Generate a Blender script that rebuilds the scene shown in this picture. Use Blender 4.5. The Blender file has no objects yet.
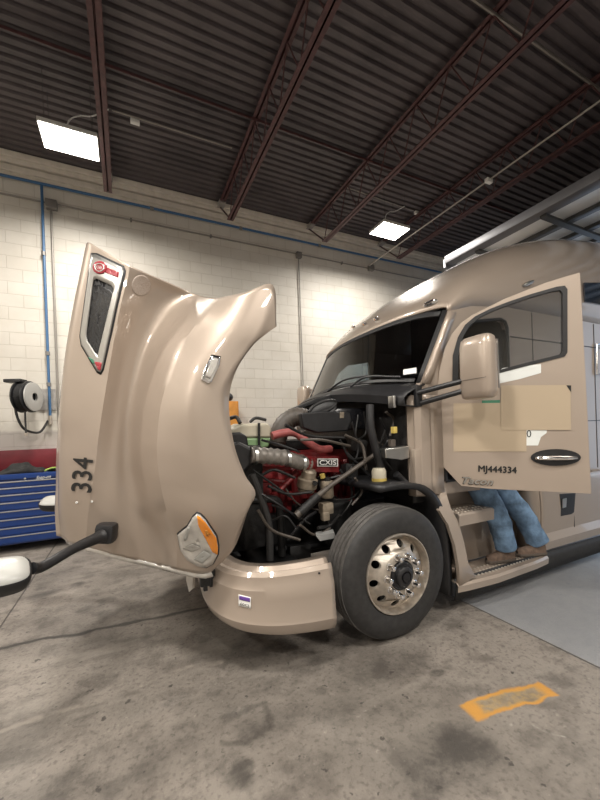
import bpy, bmesh, math, random
import numpy as np
from mathutils import Vector, Matrix, Euler
from mathutils.bvhtree import BVHTree
from mathutils.geometry import tessellate_polygon
random.seed(7)
SC = bpy.context.scene
COL = SC.collection
PI = math.pi

# ------------------------------------------------------------------ camera, world, exposure
F, YAW, PIT, ROL, CX, CY, CH = 357.4, math.radians(25.83), math.radians(-.39), math.radians(-2.06), 300, 433.9, 1.6
cf = Vector((math.sin(YAW) * math.cos(PIT), math.cos(YAW) * math.cos(PIT), math.sin(PIT)))
cr0 = Vector((math.cos(YAW), -math.sin(YAW), 0)); cu0 = cr0.cross(cf)
cr = cr0 * math.cos(ROL) + cu0 * math.sin(ROL); cu = -cr0 * math.sin(ROL) + cu0 * math.cos(ROL)
CAMP = Vector((0, 0, CH))
cd = bpy.data.cameras.new('camera'); cam = bpy.data.objects.new('camera', cd); COL.objects.link(cam)
cam.matrix_world = Matrix(((cr.x, cu.x, -cf.x, 0), (cr.y, cu.y, -cf.y, 0), (cr.z, cu.z, -cf.z, CH), (0, 0, 0, 1)))
cd.sensor_fit = 'VERTICAL'; cd.sensor_height = 24; cd.sensor_width = 18
cd.lens = F / 800 * 24; cd.shift_y = (CY - 400) / 800; cd.clip_start = .02
SC.camera = cam
SC.view_settings.view_transform = 'Standard'; SC.view_settings.look = 'None'
SC.view_settings.gamma = 1; SC.view_settings.use_curve_mapping = False
SC.view_settings.exposure = 0.0
LAMP_W = 148            # watts of one high-bay fixture
SKY = 1.4
w = bpy.data.worlds.new('world'); SC.world = w; w.use_nodes = True
bg = w.node_tree.nodes['Background']; bg.inputs[0].default_value = (.62, .78, 1, 1); bg.inputs[1].default_value = SKY

def ray(px, py): return cf + cr * ((px - CX) / F) - cu * ((py - CY) / F)
def at(px, py, Y):
    d = ray(px, py); return CAMP + d * (Y / d.y)
def at_x(px, py, X):
    d = ray(px, py); return CAMP + d * (X / d.x)
def at_z(px, py, Z):
    d = ray(px, py); return CAMP + d * ((Z - CH) / d.z)
def at_plane(px, py, p0, n):
    d = ray(px, py); return CAMP + d * ((p0 - CAMP).dot(n) / d.dot(n))

# ------------------------------------------------------------------ materials
def mat(name, col, rough=.5, metal=0., coat=0., coat_r=.05, noise=0., nscale=8., bump=0., bscale=40., emit=0., alpha=None, trans=0., spec=.5, col2=None):
    m = bpy.data.materials.new(name); m.use_nodes = True
    nt = m.node_tree; b = nt.nodes['Principled BSDF']
    b.inputs['Base Color'].default_value = (*col, 1); b.inputs['Roughness'].default_value = rough
    b.inputs['Metallic'].default_value = metal; b.inputs['Coat Weight'].default_value = coat
    b.inputs['Coat Roughness'].default_value = coat_r; b.inputs['Specular IOR Level'].default_value = spec
    b.inputs['Transmission Weight'].default_value = trans
    tc = nt.nodes.new('ShaderNodeTexCoord')
    if noise or col2:
        n = nt.nodes.new('ShaderNodeTexNoise'); n.inputs['Scale'].default_value = nscale; n.inputs['Detail'].default_value = 6
        nt.links.new(tc.outputs['Object'], n.inputs['Vector'])
        r = nt.nodes.new('ShaderNodeValToRGB')
        c2 = col2 or tuple(max(0, c * (1 - noise)) for c in col)
        r.color_ramp.elements[0].color = (*c2, 1); r.color_ramp.elements[0].position = .35
        r.color_ramp.elements[1].color = (*col, 1); r.color_ramp.elements[1].position = .65
        nt.links.new(n.outputs['Fac'], r.inputs[0]); nt.links.new(r.outputs[0], b.inputs['Base Color'])
    if bump:
        n2 = nt.nodes.new('ShaderNodeTexNoise'); n2.inputs['Scale'].default_value = bscale; n2.inputs['Detail'].default_value = 4
        nt.links.new(tc.outputs['Object'], n2.inputs['Vector'])
        bp = nt.nodes.new('ShaderNodeBump'); bp.inputs['Strength'].default_value = bump; bp.inputs['Distance'].default_value = .02
        nt.links.new(n2.outputs['Fac'], bp.inputs['Height']); nt.links.new(bp.outputs[0], b.inputs['Normal'])
    if emit:
        b.inputs['Emission Color'].default_value = (*col, 1); b.inputs['Emission Strength'].default_value = emit
    return m

def tint_glass(name, tint, gloss=.08, rough=.02):
    m = bpy.data.materials.new(name); m.use_nodes = True; nt = m.node_tree; nt.nodes.clear()
    o = nt.nodes.new('ShaderNodeOutputMaterial'); t = nt.nodes.new('ShaderNodeBsdfTransparent'); g = nt.nodes.new('ShaderNodeBsdfGlossy')
    t.inputs[0].default_value = (*tint, 1); g.inputs['Roughness'].default_value = rough; g.inputs[0].default_value = (1, 1, 1, 1)
    fr = nt.nodes.new('ShaderNodeFresnel'); fr.inputs[0].default_value = 1.5
    ad = nt.nodes.new('ShaderNodeMath'); ad.operation = 'ADD'; ad.inputs[1].default_value = gloss; ad.use_clamp = True
    mx = nt.nodes.new('ShaderNodeMixShader')
    nt.links.new(fr.outputs[0], ad.inputs[0]); nt.links.new(ad.outputs[0], mx.inputs[0])
    nt.links.new(t.outputs[0], mx.inputs[1]); nt.links.new(g.outputs[0], mx.inputs[2]); nt.links.new(mx.outputs[0], o.inputs[0])
    return m

M = {}
M['paint'] = mat('champagne_paint', (.405, .334, .276), .40, .34, .9, .04, spec=.4, bump=.02, bscale=900)
M['chrome'] = mat('chrome', (.85, .85, .86), .12, 1)
M['chrome_dull'] = mat('dull_chrome', (.62, .62, .6), .3, 1)
M['alu'] = mat('aluminium', (.60, .54, .47), .42, .75, noise=.25, nscale=20)
M['black'] = mat('black_plastic', (.016, .016, .018), .45, noise=.4, nscale=14)
M['gloss_black'] = mat('gloss_black', (.01, .01, .012), .18)
M['dark'] = mat('sooty_metal', (.022, .021, .021), .55, .3, noise=.6, nscale=11, bump=.2)
M['frame'] = mat('chassis_black', (.014, .014, .015), .5, .2, noise=.5, nscale=9)
M['rubber'] = mat('tyre_rubber', (.030, .029, .029), .6, noise=.35, nscale=25)
M['tread'] = mat('dusty_tread', (.115, .108, .102), .62, noise=.35, nscale=30)
M['seal'] = mat('rubber_seal', (.015, .015, .016), .5)
M['ered'] = mat('engine_red', (.22, .018, .02), .42, .1, noise=.55, nscale=12, bump=.15)
M['rhose'] = mat('red_hose', (.36, .09, .085), .5, noise=.3, nscale=15)
M['ghose'] = mat('grey_hose', (.30, .275, .25), .45, .3, noise=.25, nscale=30)
M['bhose'] = mat('brown_duct', (.085, .07, .058), .5, noise=.3, nscale=30)
M['tan'] = mat('tan_casting', (.36, .30, .23), .5, .4, noise=.4, nscale=20)
M['white'] = mat('white_plastic', (.75, .74, .7), .45)
M['pale'] = mat('pale_face', (.40, .40, .38), .35, coat=.4)
M['label_white'] = mat('label_white', (.8, .8, .78), .5)
M['tank'] = mat('tank_plastic', (.50, .46, .36), .4, noise=.15)
M['coolant'] = mat('green_coolant', (.19, .30, .15), .35)
M['yellow'] = mat('yellow_cap', (.62, .47, .12), .5, noise=.3)
M['amber'] = mat('amber_lens', (.9, .30, .02), .2, coat=.6)
M['lens'] = mat('clear_lens', (.74, .72, .68), .14, .45, .9, .03, noise=.15, nscale=22)
M['glass'] = tint_glass('windshield_glass', (.52, .63, .66), .06)
M['sglass'] = tint_glass('side_glass', (.70, .72, .74), .02)
M['dglass'] = mat('dark_window', (.012, .018, .03), .08, coat=.6)
M['interior'] = mat('cab_interior', (.035, .033, .033), .8)
M['seat'] = mat('seat_cloth', (.05, .05, .055), .9)
M['decal_black'] = mat('decal_black', (.012, .012, .012), .5)
M['decal_faint'] = mat('faint_decal', (.47, .40, .35), .5, col2=(.37, .30, .25), nscale=170)
M['cover'] = mat('tan_film', (.47, .38, .275), .35, .15)
M['decal_white'] = mat('decal_white', (.72, .74, .72), .45)
M['green'] = mat('decal_green', (.05, .2, .12), .5)
M['red'] = mat('emblem_red', (.35, .02, .035), .3, coat=.5)
M['purple'] = mat('sticker_purple', (.13, .06, .30), .5)
M['denim'] = mat('denim', (.21, .34, .52), .9, noise=.6, nscale=9, bump=.25, bscale=60)
M['shoe'] = mat('brown_suede', (.17, .115, .085), .85, noise=.4, nscale=30)
M['sole'] = mat('shoe_sole', (.10, .08, .065), .8)
M['skin'] = mat('skin', (.55, .36, .27), .55)
M['shirt'] = mat('navy_shirt', (.06, .08, .13), .9)
M['hair'] = mat('dark_hair', (.03, .02, .015), .7)
M['blue'] = mat('toolbox_blue', (.003, .036, .19), .3, coat=.4)
M['maroon'] = mat('maroon_paint', (.17, .012, .022), .45, noise=.2)
M['cloth_dark'] = mat('dark_cloth', (.03, .03, .03), .95, noise=.5, nscale=12)
M['hivis'] = mat('hivis_cloth', (.33, .47, .10), .9)
M['steel_red'] = mat('joist_primer', (.088, .035, .036), .6, noise=.35, nscale=14)
M['galv'] = mat('galvanised', (.42, .40, .38), .45, .5, noise=.2, nscale=20)
M['conduit'] = mat('conduit_steel', (.30, .28, .255), .5, .5)
M['bpipe'] = mat('blue_pipe', (.045, .13, .27), .45)
M['jbox'] = mat('box_steel', (.22, .21, .2), .5, .4)
M['wbox'] = mat('box_white', (.7, .7, .68), .5)
M['lamp_body'] = mat('lamp_body', (.5, .5, .48), .5)
M['lamp'] = mat('lamp_lens', (1, .95, .86), .4, emit=14)
M['orange'] = mat('orange_paint', (.62, .26, .04), .5, noise=.25)
M['door_panel'] = mat('door_panel', (.74, .76, .77), .4, bump=.1)
M['door_rail'] = mat('door_rail', (.13, .13, .14), .45, .3)
M['strut'] = mat('dark_strut', (.06, .06, .06), .5, .4)
M['mirror'] = mat('mirror_glass', (.8, .82, .85), .03, 1)
M['silver'] = mat('silver_reel', (.48, .48, .47), .4, .5)

# ------------------------------------------------------------------ mesh builder
class MB:
    def __init__(s): s.bm = bmesh.new()
    def face(s, vs):
        try: return s.bm.faces.new(vs)
        except ValueError: return None
    def box(s, c, size, rot=None, bev=0):
        b2 = bmesh.new(); bmesh.ops.create_cube(b2, size=1)
        bmesh.ops.scale(b2, vec=Vector(size), verts=b2.verts)
        if bev: bmesh.ops.bevel(b2, geom=list(b2.edges), offset=bev, segments=2, affect='EDGES', profile=.6)
        if rot: bmesh.ops.rotate(b2, cent=(0, 0, 0), matrix=Euler(rot).to_matrix(), verts=b2.verts)
        bmesh.ops.translate(b2, vec=Vector(c), verts=b2.verts); s._merge(b2); return s
    def box2(s, a, b, bev=0):
        a, b = Vector(a), Vector(b)
        return s.box((a + b) / 2, [abs(x) for x in (b - a)], bev=bev)
    def _merge(s, b2):
        mp = {v: s.bm.verts.new(v.co) for v in b2.verts}
        for f in b2.faces: s.face([mp[v] for v in f.verts])
        b2.free()
    def tube(s, pts, r, seg=10, caps=True, smooth=0):
        pts = [Vector(p) for p in pts]
        if smooth: pts = cr_line(pts, smooth)
        n = len(pts); rs = r if isinstance(r, (list, tuple)) else [r] * n
        if len(rs) != n:
            rs = [float(np.interp(i / (n - 1), np.linspace(0, 1, len(rs)), rs)) for i in range(n)]
        t0 = (pts[1] - pts[0]).normalized(); up = Vector((0, 0, 1)) if abs(t0.z) < .9 else Vector((1, 0, 0))
        nx = t0.cross(up).normalized(); rings = []
        for i, p in enumerate(pts):
            t = (pts[min(i + 1, n - 1)] - pts[max(i - 1, 0)]).normalized()
            nx = (nx - t * nx.dot(t)).normalized(); ny = t.cross(nx)
            rings.append([s.bm.verts.new(p + (nx * math.cos(2 * PI * k / seg) + ny * math.sin(2 * PI * k / seg)) * rs[i]) for k in range(seg)])
        for a, b in zip(rings, rings[1:]):
            for k in range(seg): s.face([a[k], a[(k + 1) % seg], b[(k + 1) % seg], b[k]])
        if caps: s.face(rings[0][::-1]); s.face(rings[-1])
        return s
    def lathe(s, prof, o, axis, seg=32, arc=2 * PI):
        o = Vector(o); a = Vector(axis).normalized(); up = Vector((0, 0, 1)) if abs(a.z) < .9 else Vector((1, 0, 0))
        e1 = a.cross(up).normalized(); e2 = a.cross(e1); full = abs(arc - 2 * PI) < 1e-6
        rings = []
        for r, h in prof:
            rings.append([s.bm.verts.new(o + a * h + (e1 * math.cos(arc * k / seg) + e2 * math.sin(arc * k / seg)) * max(r, 1e-4)) for k in range(seg if full else seg + 1)])
        for p, q in zip(rings, rings[1:]):
            m = len(p)
            for k in range(m if full else m - 1): s.face([p[k], p[(k + 1) % m], q[(k + 1) % m], q[k]])
        return s
    def grid(s, rows, closed=False):
        vs = [[s.bm.verts.new(Vector(p)) for p in r] for r in rows]
        for a, b in zip(vs, vs[1:]):
            m = len(a)
            for k in range(m if closed else m - 1): s.face([a[k], a[(k + 1) % m], b[(k + 1) % m], b[k]])
        return s
    def prism(s, pts, vec):
        pts = [Vector(p) for p in pts]; vec = Vector(vec); n = len(pts)
        a = [s.bm.verts.new(p) for p in pts]; b = [s.bm.verts.new(p + vec) for p in pts]
        s.face(a[::-1]); s.face(b)
        for i in range(n): s.face([a[i], a[(i + 1) % n], b[(i + 1) % n], b[i]])
        return s
    def holed(s, loops, vec):
        loops = [[Vector(p) for p in l] for l in loops]; vec = Vector(vec)
        tri = tessellate_polygon(loops); flat = [p for l in loops for p in l]
        a = [s.bm.verts.new(p) for p in flat]; b = [s.bm.verts.new(p + vec) for p in flat]
        for t in tri: s.face([a[i] for i in t]); s.face([b[i] for i in reversed(t)])
        k = 0
        for l in loops:
            n = len(l)
            for i in range(n): s.face([a[k + i], a[k + (i + 1) % n], b[k + (i + 1) % n], b[k + i]])
            k += n
        return s
    def ball(s, c, r, sc=(1, 1, 1), seg=16):
        b2 = bmesh.new(); bmesh.ops.create_uvsphere(b2, u_segments=seg, v_segments=max(6, seg // 2), radius=r)
        bmesh.ops.scale(b2, vec=Vector(sc), verts=b2.verts); bmesh.ops.translate(b2, vec=Vector(c), verts=b2.verts); s._merge(b2); return s
    def build(s, name, m, parent=None, local=False, bevel=0, sub=0, solid=0, angle=35, flat=False):
        bmesh.ops.recalc_face_normals(s.bm, faces=s.bm.faces)
        me = bpy.data.meshes.new(name); s.bm.to_mesh(me); s.bm.free()
        if not flat:
            me.polygons.foreach_set('use_smooth', [True] * len(me.polygons))
            me.set_sharp_from_angle(angle=math.radians(angle))
        return link(name, me, m, parent, local, bevel, sub, solid)

def link(name, me, m, parent=None, local=False, bevel=0, sub=0, solid=0):
    o = bpy.data.objects.new(name, me); COL.objects.link(o)
    if m is not None: me.materials.append(M[m] if isinstance(m, str) else m)
    if parent is not None:
        o.parent = parent
        if not local and parent.type == 'EMPTY': o.matrix_parent_inverse = Matrix.Translation(-parent.location)
    if solid:
        d = o.modifiers.new('solid', 'SOLIDIFY'); d.thickness = abs(solid); d.offset = -1 if solid > 0 else 1
    if bevel:
        d = o.modifiers.new('bevel', 'BEVEL'); d.width = bevel; d.segments = 2; d.limit_method = 'ANGLE'; d.angle_limit = math.radians(40)
    if sub:
        d = o.modifiers.new('sub', 'SUBSURF'); d.levels = d.render_levels = sub
    return o

def cr_line(pts, n):
    pts = [Vector(p) for p in pts]; out = []
    for i in range(len(pts) - 1):
        p1, p2 = pts[i], pts[i + 1]
        p0 = pts[i - 1] if i else p1 * 2 - p2; p3 = pts[i + 2] if i + 2 < len(pts) else p2 * 2 - p1
        for k in range(n):
            t = k / n
            out.append(.5 * (2 * p1 + (p2 - p0) * t + (2 * p0 - 5 * p1 + 4 * p2 - p3) * t * t + (3 * p1 - p0 - 3 * p2 + p3) * t ** 3))
    out.append(pts[-1]); return out
def cr_grid(rows, nu, nv):
    rr = [cr_line(r, nu) for r in rows]
    cols = [cr_line([r[k] for r in rr], nv) for k in range(len(rr[0]))]
    return [[c[i] for c in cols] for i in range(len(cols[0]))]

def thing(name, label, cat, loc, group=None):
    o = bpy.data.objects.new(name, None); COL.objects.link(o); o.location = loc
    o.empty_display_size = .1
    return tag(o, label, cat, group)
def tag(o, label, cat, group=None, kind=None):
    if label: o['label'] = label
    if cat: o['category'] = cat
    if group: o['group'] = group
    if kind: o['kind'] = kind
    return o
def struct(o, label, cat):
    o['kind'] = 'structure'; o['label'] = label; o['category'] = cat; return o
def copy_tree(o, parent=None):
    c = o.copy(); COL.objects.link(c); c.parent = parent
    for ch in list(o.children): copy_tree(ch, c)
    return c
def text_mesh(txt, shear=0., bold=.012):
    cu_ = bpy.data.curves.new('lettering', 'FONT'); cu_.body = txt; cu_.size = 1; cu_.shear = shear; cu_.resolution_u = 3
    cu_.offset = bold
    t = bpy.data.objects.new('lettering', cu_); COL.objects.link(t)
    bpy.context.view_layer.update()
    me = bpy.data.meshes.new_from_object(t.evaluated_get(bpy.context.evaluated_depsgraph_get()))
    bpy.data.objects.remove(t); bpy.data.curves.remove(cu_)
    xs = [v.co.x for v in me.vertices]; ys = [v.co.y for v in me.vertices]
    return me, min(xs), max(xs), min(ys), max(ys)
def lettering(name, txt, m, parent, fn, shear=0., local=False, th=.002, bold=.0):
    """fn(u, v) with u,v in 0..1 across the word gives the point and its normal"""
    me, x0, x1, y0, y1 = text_mesh(txt, shear, 0)
    b = MB()
    for k, (du, dv) in enumerate(((0, 0), (1, 0), (-1, 0), (0, 1), (0, -1)) if bold else ((0, 0),)):
        vs = []
        for v in me.vertices:     # bold letters: copies set a hair apart
            p, n = fn((v.co.x - x0 + du * bold) / (x1 - x0), (v.co.y - y0 + dv * bold) / (y1 - y0))
            vs.append(b.bm.verts.new(p + n * (th + k * .00015)))
        for f in me.polygons: b.face([vs[i] for i in f.vertices])
    bpy.data.meshes.remove(me)
    return b.build(name, m, parent, local=local, flat=True)

# ------------------------------------------------------------------ shader helper for floor and walls
class NT:
    def __init__(s, name):
        s.m = bpy.data.materials.new(name); s.m.use_nodes = True; s.t = s.m.node_tree; s.b = s.t.nodes['Principled BSDF']
        s.pos = s.t.nodes.new('ShaderNodeNewGeometry').outputs['Position']
    def n(s, typ, *ins, **kw):
        nd = s.t.nodes.new(typ)
        for k, v in kw.items(): setattr(nd, k, v)
        for i, v in enumerate(ins):
            if v is None: continue
            if hasattr(v, 'is_linked'): s.t.links.new(v, nd.inputs[i])
            else: nd.inputs[i].default_value = v
        return nd
    def math(s, op, a, b=None, clamp=False): return s.n('ShaderNodeMath', a, b, operation=op, use_clamp=clamp).outputs[0]
    def vec(s, op, a, b=None): return s.n('ShaderNodeVectorMath', a, b, operation=op)
    def noise(s, scale, detail=5, vec=None, rough=.55):
        nd = s.n('ShaderNodeTexNoise'); nd.inputs['Scale'].default_value = scale; nd.inputs['Detail'].default_value = detail; nd.inputs['Roughness'].default_value = rough
        s.t.links.new(vec or s.pos, nd.inputs['Vector']); return nd.outputs['Fac']
    def step(s, x, lo, hi): # smooth 0..1
        nd = s.n('ShaderNodeMapRange', x, lo, hi, 0., 1., interpolation_type='SMOOTHSTEP'); return nd.outputs[0]
    def mix(s, f, a, b, mode='MIX'):
        nd = s.t.nodes.new('ShaderNodeMix'); nd.data_type = 'RGBA'; nd.blend_type = mode
        for k, v in ((0, f), (6, a), (7, b)):
            if hasattr(v, 'is_linked'): s.t.links.new(v, nd.inputs[k])
            else: nd.inputs[k].default_value = (*v, 1) if k else v
        return nd.outputs[2]
    def link(s, a, name): s.t.links.new(a, s.b.inputs[name])

def floor_mat():
    s = NT('stained_concrete')
    wob = s.n('ShaderNodeTexNoise'); wob.inputs['Scale'].default_value = 3.5; wob.inputs['Detail'].default_value = 6
    s.t.links.new(s.pos, wob.inputs['Vector'])
    off = s.vec('SCALE', s.vec('SUBTRACT', wob.outputs['Color'], (.5, .5, .5)).outputs[0]); off.inputs['Scale'].default_value = .16
    p = s.vec('MULTIPLY', s.vec('ADD', s.pos, off.outputs[0]).outputs[0], (1, 1, 0)).outputs[0]
    p0 = s.vec('MULTIPLY', s.pos, (1, 1, 0)).outputs[0]
    def seg(a, b, src):
        a = Vector((*a, 0)); b = Vector((*b, 0)); d = b - a
        v = s.vec('SUBTRACT', src, tuple(a)).outputs[0]
        t = s.math('DIVIDE', s.vec('DOT_PRODUCT', v, tuple(d)).outputs['Value'], d.length_squared, True)
        pr = s.vec('SCALE', tuple(d)); s.t.links.new(t, pr.inputs['Scale'])
        return s.vec('LENGTH', s.vec('SUBTRACT', v, pr.outputs[0]).outputs[0]).outputs['Value']
    def path(pts, src):
        out = None
        for a, b in zip(pts, pts[1:]):
            d = seg(a, b, src); out = d if out is None else s.math('MINIMUM', out, d)
        return out
    def blob(c, rx, ry, soft=.5):
        v = s.vec('SUBTRACT', p, (*c, 0)).outputs[0]; v = s.vec('MULTIPLY', v, (1 / rx, 1 / ry, 0)).outputs[0]
        return s.math('SUBTRACT', 1., s.step(s.vec('LENGTH', v).outputs['Value'], 1 - soft, 1 + soft * .4))
    n1, n2, n3 = s.noise(.9), s.noise(5, 8, rough=.65), s.noise(38, 4)
    c = s.mix(s.step(n1, .35, .65), (.165, .147, .128), (.262, .232, .203))
    c = s.mix(s.math('MULTIPLY', s.step(n2, .46, .66), .6), c, (.070, .061, .053))
    c = s.mix(s.math('MULTIPLY', s.step(n3, .50, .68), .55), c, (.075, .065, .057))
    c = s.mix(s.math('MULTIPLY', s.step(s.noise(23, 6, rough=.7), .58, .74), .4), c, (.42, .38, .33))
    c = s.mix(s.math('MULTIPLY', s.step(s.noise(2.2, 8, rough=.7), .50, .62), .4), c, (.085, .072, .062))
    sv = s.vec('MULTIPLY', s.pos, (.5, 2.2, 1)).outputs[0]
    c = s.mix(s.math('MULTIPLY', s.step(s.noise(2.3, 7, sv), .52, .68), .45), c, (.27, .243, .212))
    c = s.mix(s.math('MULTIPLY', s.step(s.noise(13, 3), .665, .70), .8), c, (.04, .035, .032))
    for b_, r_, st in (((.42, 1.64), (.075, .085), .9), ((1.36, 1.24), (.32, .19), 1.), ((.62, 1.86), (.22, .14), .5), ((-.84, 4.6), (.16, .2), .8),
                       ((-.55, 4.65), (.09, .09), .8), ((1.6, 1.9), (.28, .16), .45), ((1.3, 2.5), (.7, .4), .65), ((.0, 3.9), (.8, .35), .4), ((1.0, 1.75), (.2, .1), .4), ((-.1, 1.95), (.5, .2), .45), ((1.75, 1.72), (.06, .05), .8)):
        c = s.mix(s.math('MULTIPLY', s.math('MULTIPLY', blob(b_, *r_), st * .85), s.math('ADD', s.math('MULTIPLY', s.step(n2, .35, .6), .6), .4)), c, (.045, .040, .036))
    # pale worn streak, rough cracks, saw-cut joints
    d = path([(-.75, 2.5), (-.2, 2.52), (.33, 2.56), (.55, 2.52)], p)
    c = s.mix(s.math('MULTIPLY', s.math('SUBTRACT', 1., s.step(d, .008, .03)), s.math('MULTIPLY', s.step(s.noise(7, 5), .40, .62), .5)), c, (.31, .275, .235))
    d = path([(-3, 3.62), (-.95, 3.53), (-.26, 3.47), (.63, 3.36), (2.6, 3.2)], p)
    c = s.mix(s.math('MULTIPLY', s.math('SUBTRACT', 1., s.step(d, .008, .036)), .9), c, (.03, .027, .024))
    d = s.math('MINIMUM', seg((-1.045, 8), (-1.045, 1), p0), seg((2.72, 8), (2.685, -4), p0))
    joint = s.math('SUBTRACT', 1., s.step(d, .003, .010))
    c = s.mix(s.math('MULTIPLY', joint, .85), c, (.04, .036, .033))
    d = path([(.42, 2.03), (.5, 2.0), (.68, 2.02), (.66, 1.86), (.5, 1.8), (.36, 1.86)], p)
    c = s.mix(s.math('MULTIPLY', s.math('SUBTRACT', 1., s.step(d, .006, .03)), .45), c, (.04, .035, .03))
    d = path([(1.78, 1.23), (1.86, 1.19), (1.9, 1.08), (2.0, 1.0)], p)
    c = s.mix(s.math('MULTIPLY', s.math('SUBTRACT', 1., s.step(d, .003, .010)), s.math('MULTIPLY', s.step(s.noise(9, 4), .45, .6), .6)), c, (.42, .40, .36))
    # right-hand slab smoother; its bluer tone is daylight painted into the colour
    sx = s.n('ShaderNodeSeparateXYZ', s.pos).outputs[0]
    slab = s.step(sx, 2.70, 2.72)
    c = s.mix(s.math('MULTIPLY', slab, .75), c, (.262, .272, .288))
    # worn yellow paint bar
    e1, e2 = Vector((1.66, 1.436, 0)), Vector((2.24, 1.335, 0)); ax = (e2 - e1); L = ax.length; ax = ax / L; ay = Vector((-ax.y, ax.x, 0))
    v = s.vec('SUBTRACT', p, tuple((e1 + e2) / 2 + ay * -.02)).outputs[0]
    u_ = s.math('ABSOLUTE', s.vec('DOT_PRODUCT', v, tuple(ax)).outputs['Value']); v_ = s.math('ABSOLUTE', s.vec('DOT_PRODUCT', v, tuple(ay)).outputs['Value'])
    inside = s.math('MULTIPLY', s.math('SUBTRACT', 1., s.step(u_, L / 2 - .03, L / 2)), s.math('SUBTRACT', 1., s.step(v_, .062, .08)))
    worn = s.math('ADD', s.math('MULTIPLY', s.step(s.noise(26, 5), .40, .62), .5), .32)
    rimy = s.math('MULTIPLY', s.math('MAXIMUM', s.step(v_, .035, .06), s.step(u_, L / 2 - .12, L / 2 - .05)), .85)
    c = s.mix(s.math('MULTIPLY', inside, s.math("ADD", worn, rimy, True)), c, s.mix(rimy, (.30, .215, .105), (.47, .225, .04)))
    s.link(c, 'Base Color')
    r = s.math('ADD', s.math('MULTIPLY', n2, .3), .32)
    r = s.math('SUBTRACT', r, s.math('MULTIPLY', slab, .08)); s.link(r, 'Roughness')
    h = s.math('ADD', s.math('MULTIPLY', n2, .6), s.math('MULTIPLY', s.noise(60, 5), .4)); h = s.math('SUBTRACT', h, joint)
    bp = s.n('ShaderNodeBump'); bp.inputs['Strength'].default_value = .6; bp.inputs['Distance'].default_value = .014
    s.t.links.new(h, bp.inputs['Height']); s.link(bp.outputs[0], 'Normal')
    return s.m

def block_mat():
    s = NT('painted_block_wall')
    sp = s.n('ShaderNodeSeparateXYZ', s.pos); x, y, z = sp.outputs
    cb = s.n('ShaderNodeCombineXYZ', s.math('ADD', x, y), s.math('ADD', z, -.117 + .2)).outputs[0]
    br = s.n('ShaderNodeTexBrick', cb); br.inputs['Scale'].default_value = 1
    br.inputs['Brick Width'].default_value = .4; br.inputs['Row Height'].default_value = .2; br.inputs['Mortar Size'].default_value = .006
    br.inputs['Mortar Smooth'].default_value = .3; br.inputs['Bias'].default_value = 0
    br.inputs['Color1'].default_value = (1, 1, 1, 1); br.inputs['Color2'].default_value = (.96, .96, .96, 1); br.inputs['Mortar'].default_value = (.84, .825, .81, 1)
    n = s.noise(1.3, 6); n2 = s.noise(9, 6)
    c = s.mix(s.step(n, .3, .7), (.56, .525, .465), (.63, .60, .545))
    c = s.mix(s.math('MULTIPLY', s.step(n2, .5, .75), .25), c, (.55, .50, .43))
    c = s.mix(1., c, br.outputs['Color'], 'MULTIPLY')
    # lower part of the wall mixed greyer, with an uneven top edge
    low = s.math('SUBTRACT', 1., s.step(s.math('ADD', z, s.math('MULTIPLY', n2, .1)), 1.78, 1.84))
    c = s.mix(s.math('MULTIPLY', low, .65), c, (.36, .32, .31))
    s.link(c, 'Base Color'); s.b.inputs['Roughness'].default_value = .55
    h = s.math('ADD', s.math('MULTIPLY', br.outputs['Fac'], -1.), s.math('MULTIPLY', s.noise(70, 3), .25))
    bp = s.n('ShaderNodeBump'); bp.inputs['Strength'].default_value = .5; bp.inputs['Distance'].default_value = .012
    s.t.links.new(h, bp.inputs['Height']); s.link(bp.outputs[0], 'Normal')
    return s.m
def deck_mat():
    s = NT('roof_deck_paint')
    n = s.noise(1.2, 6); n2 = s.noise(30, 3, s.vec('MULTIPLY', s.pos, (.15, 1, 1)).outputs[0])
    c = s.mix(s.step(n, .3, .7), (.050, .041, .045), (.090, .075, .079)); c = s.mix(s.math('MULTIPLY', s.step(n2, .5, .7), .45), c, (.11, .092, .094))
    s.link(c, 'Base Color'); s.b.inputs['Roughness'].default_value = .55
    return s.m
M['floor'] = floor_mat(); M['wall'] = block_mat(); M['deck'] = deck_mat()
M['cream'] = mat('cream_trim', (.70, .65, .57), .55, noise=.12)

# ------------------------------------------------------------------ room shell
WX0, WX1, WY0, WY1, DECK = -5.0, 11.0, -6.0, 7.0, 6.12
struct(MB().box2((WX0 - .2, WY0 - .2, -.2), (WX1 + 3, WY1 + .2, 0)).build('floor', 'floor'), 'stained grey concrete workshop floor with cracks', 'floor')
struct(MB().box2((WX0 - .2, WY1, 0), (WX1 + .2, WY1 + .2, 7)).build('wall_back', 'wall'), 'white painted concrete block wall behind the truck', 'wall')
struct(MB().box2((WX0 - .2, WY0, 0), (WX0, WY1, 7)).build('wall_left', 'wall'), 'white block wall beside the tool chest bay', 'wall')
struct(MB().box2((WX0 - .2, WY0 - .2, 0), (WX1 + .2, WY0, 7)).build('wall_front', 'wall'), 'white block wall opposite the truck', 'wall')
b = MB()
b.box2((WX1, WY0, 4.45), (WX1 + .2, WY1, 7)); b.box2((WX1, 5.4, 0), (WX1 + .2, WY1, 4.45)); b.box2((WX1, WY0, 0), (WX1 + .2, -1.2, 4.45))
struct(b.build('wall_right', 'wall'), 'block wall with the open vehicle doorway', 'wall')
# corrugated roof deck, ribs along the wall
prof = []; y = WY0 - .2
while y < WY1 + .2:
    prof += [(y, DECK), (y + .070, DECK), (y + .085, DECK + .035), (y + .115, DECK + .035)]; y += .13
b = MB(); b.grid([[(x, yy, zz) for yy, zz in prof] for x in (WX0 - .2, WX1 + .2)])
struct(b.build('ceiling', 'deck', solid=-.02, flat=True), 'dark corrugated steel roof deck', 'ceiling')
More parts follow.
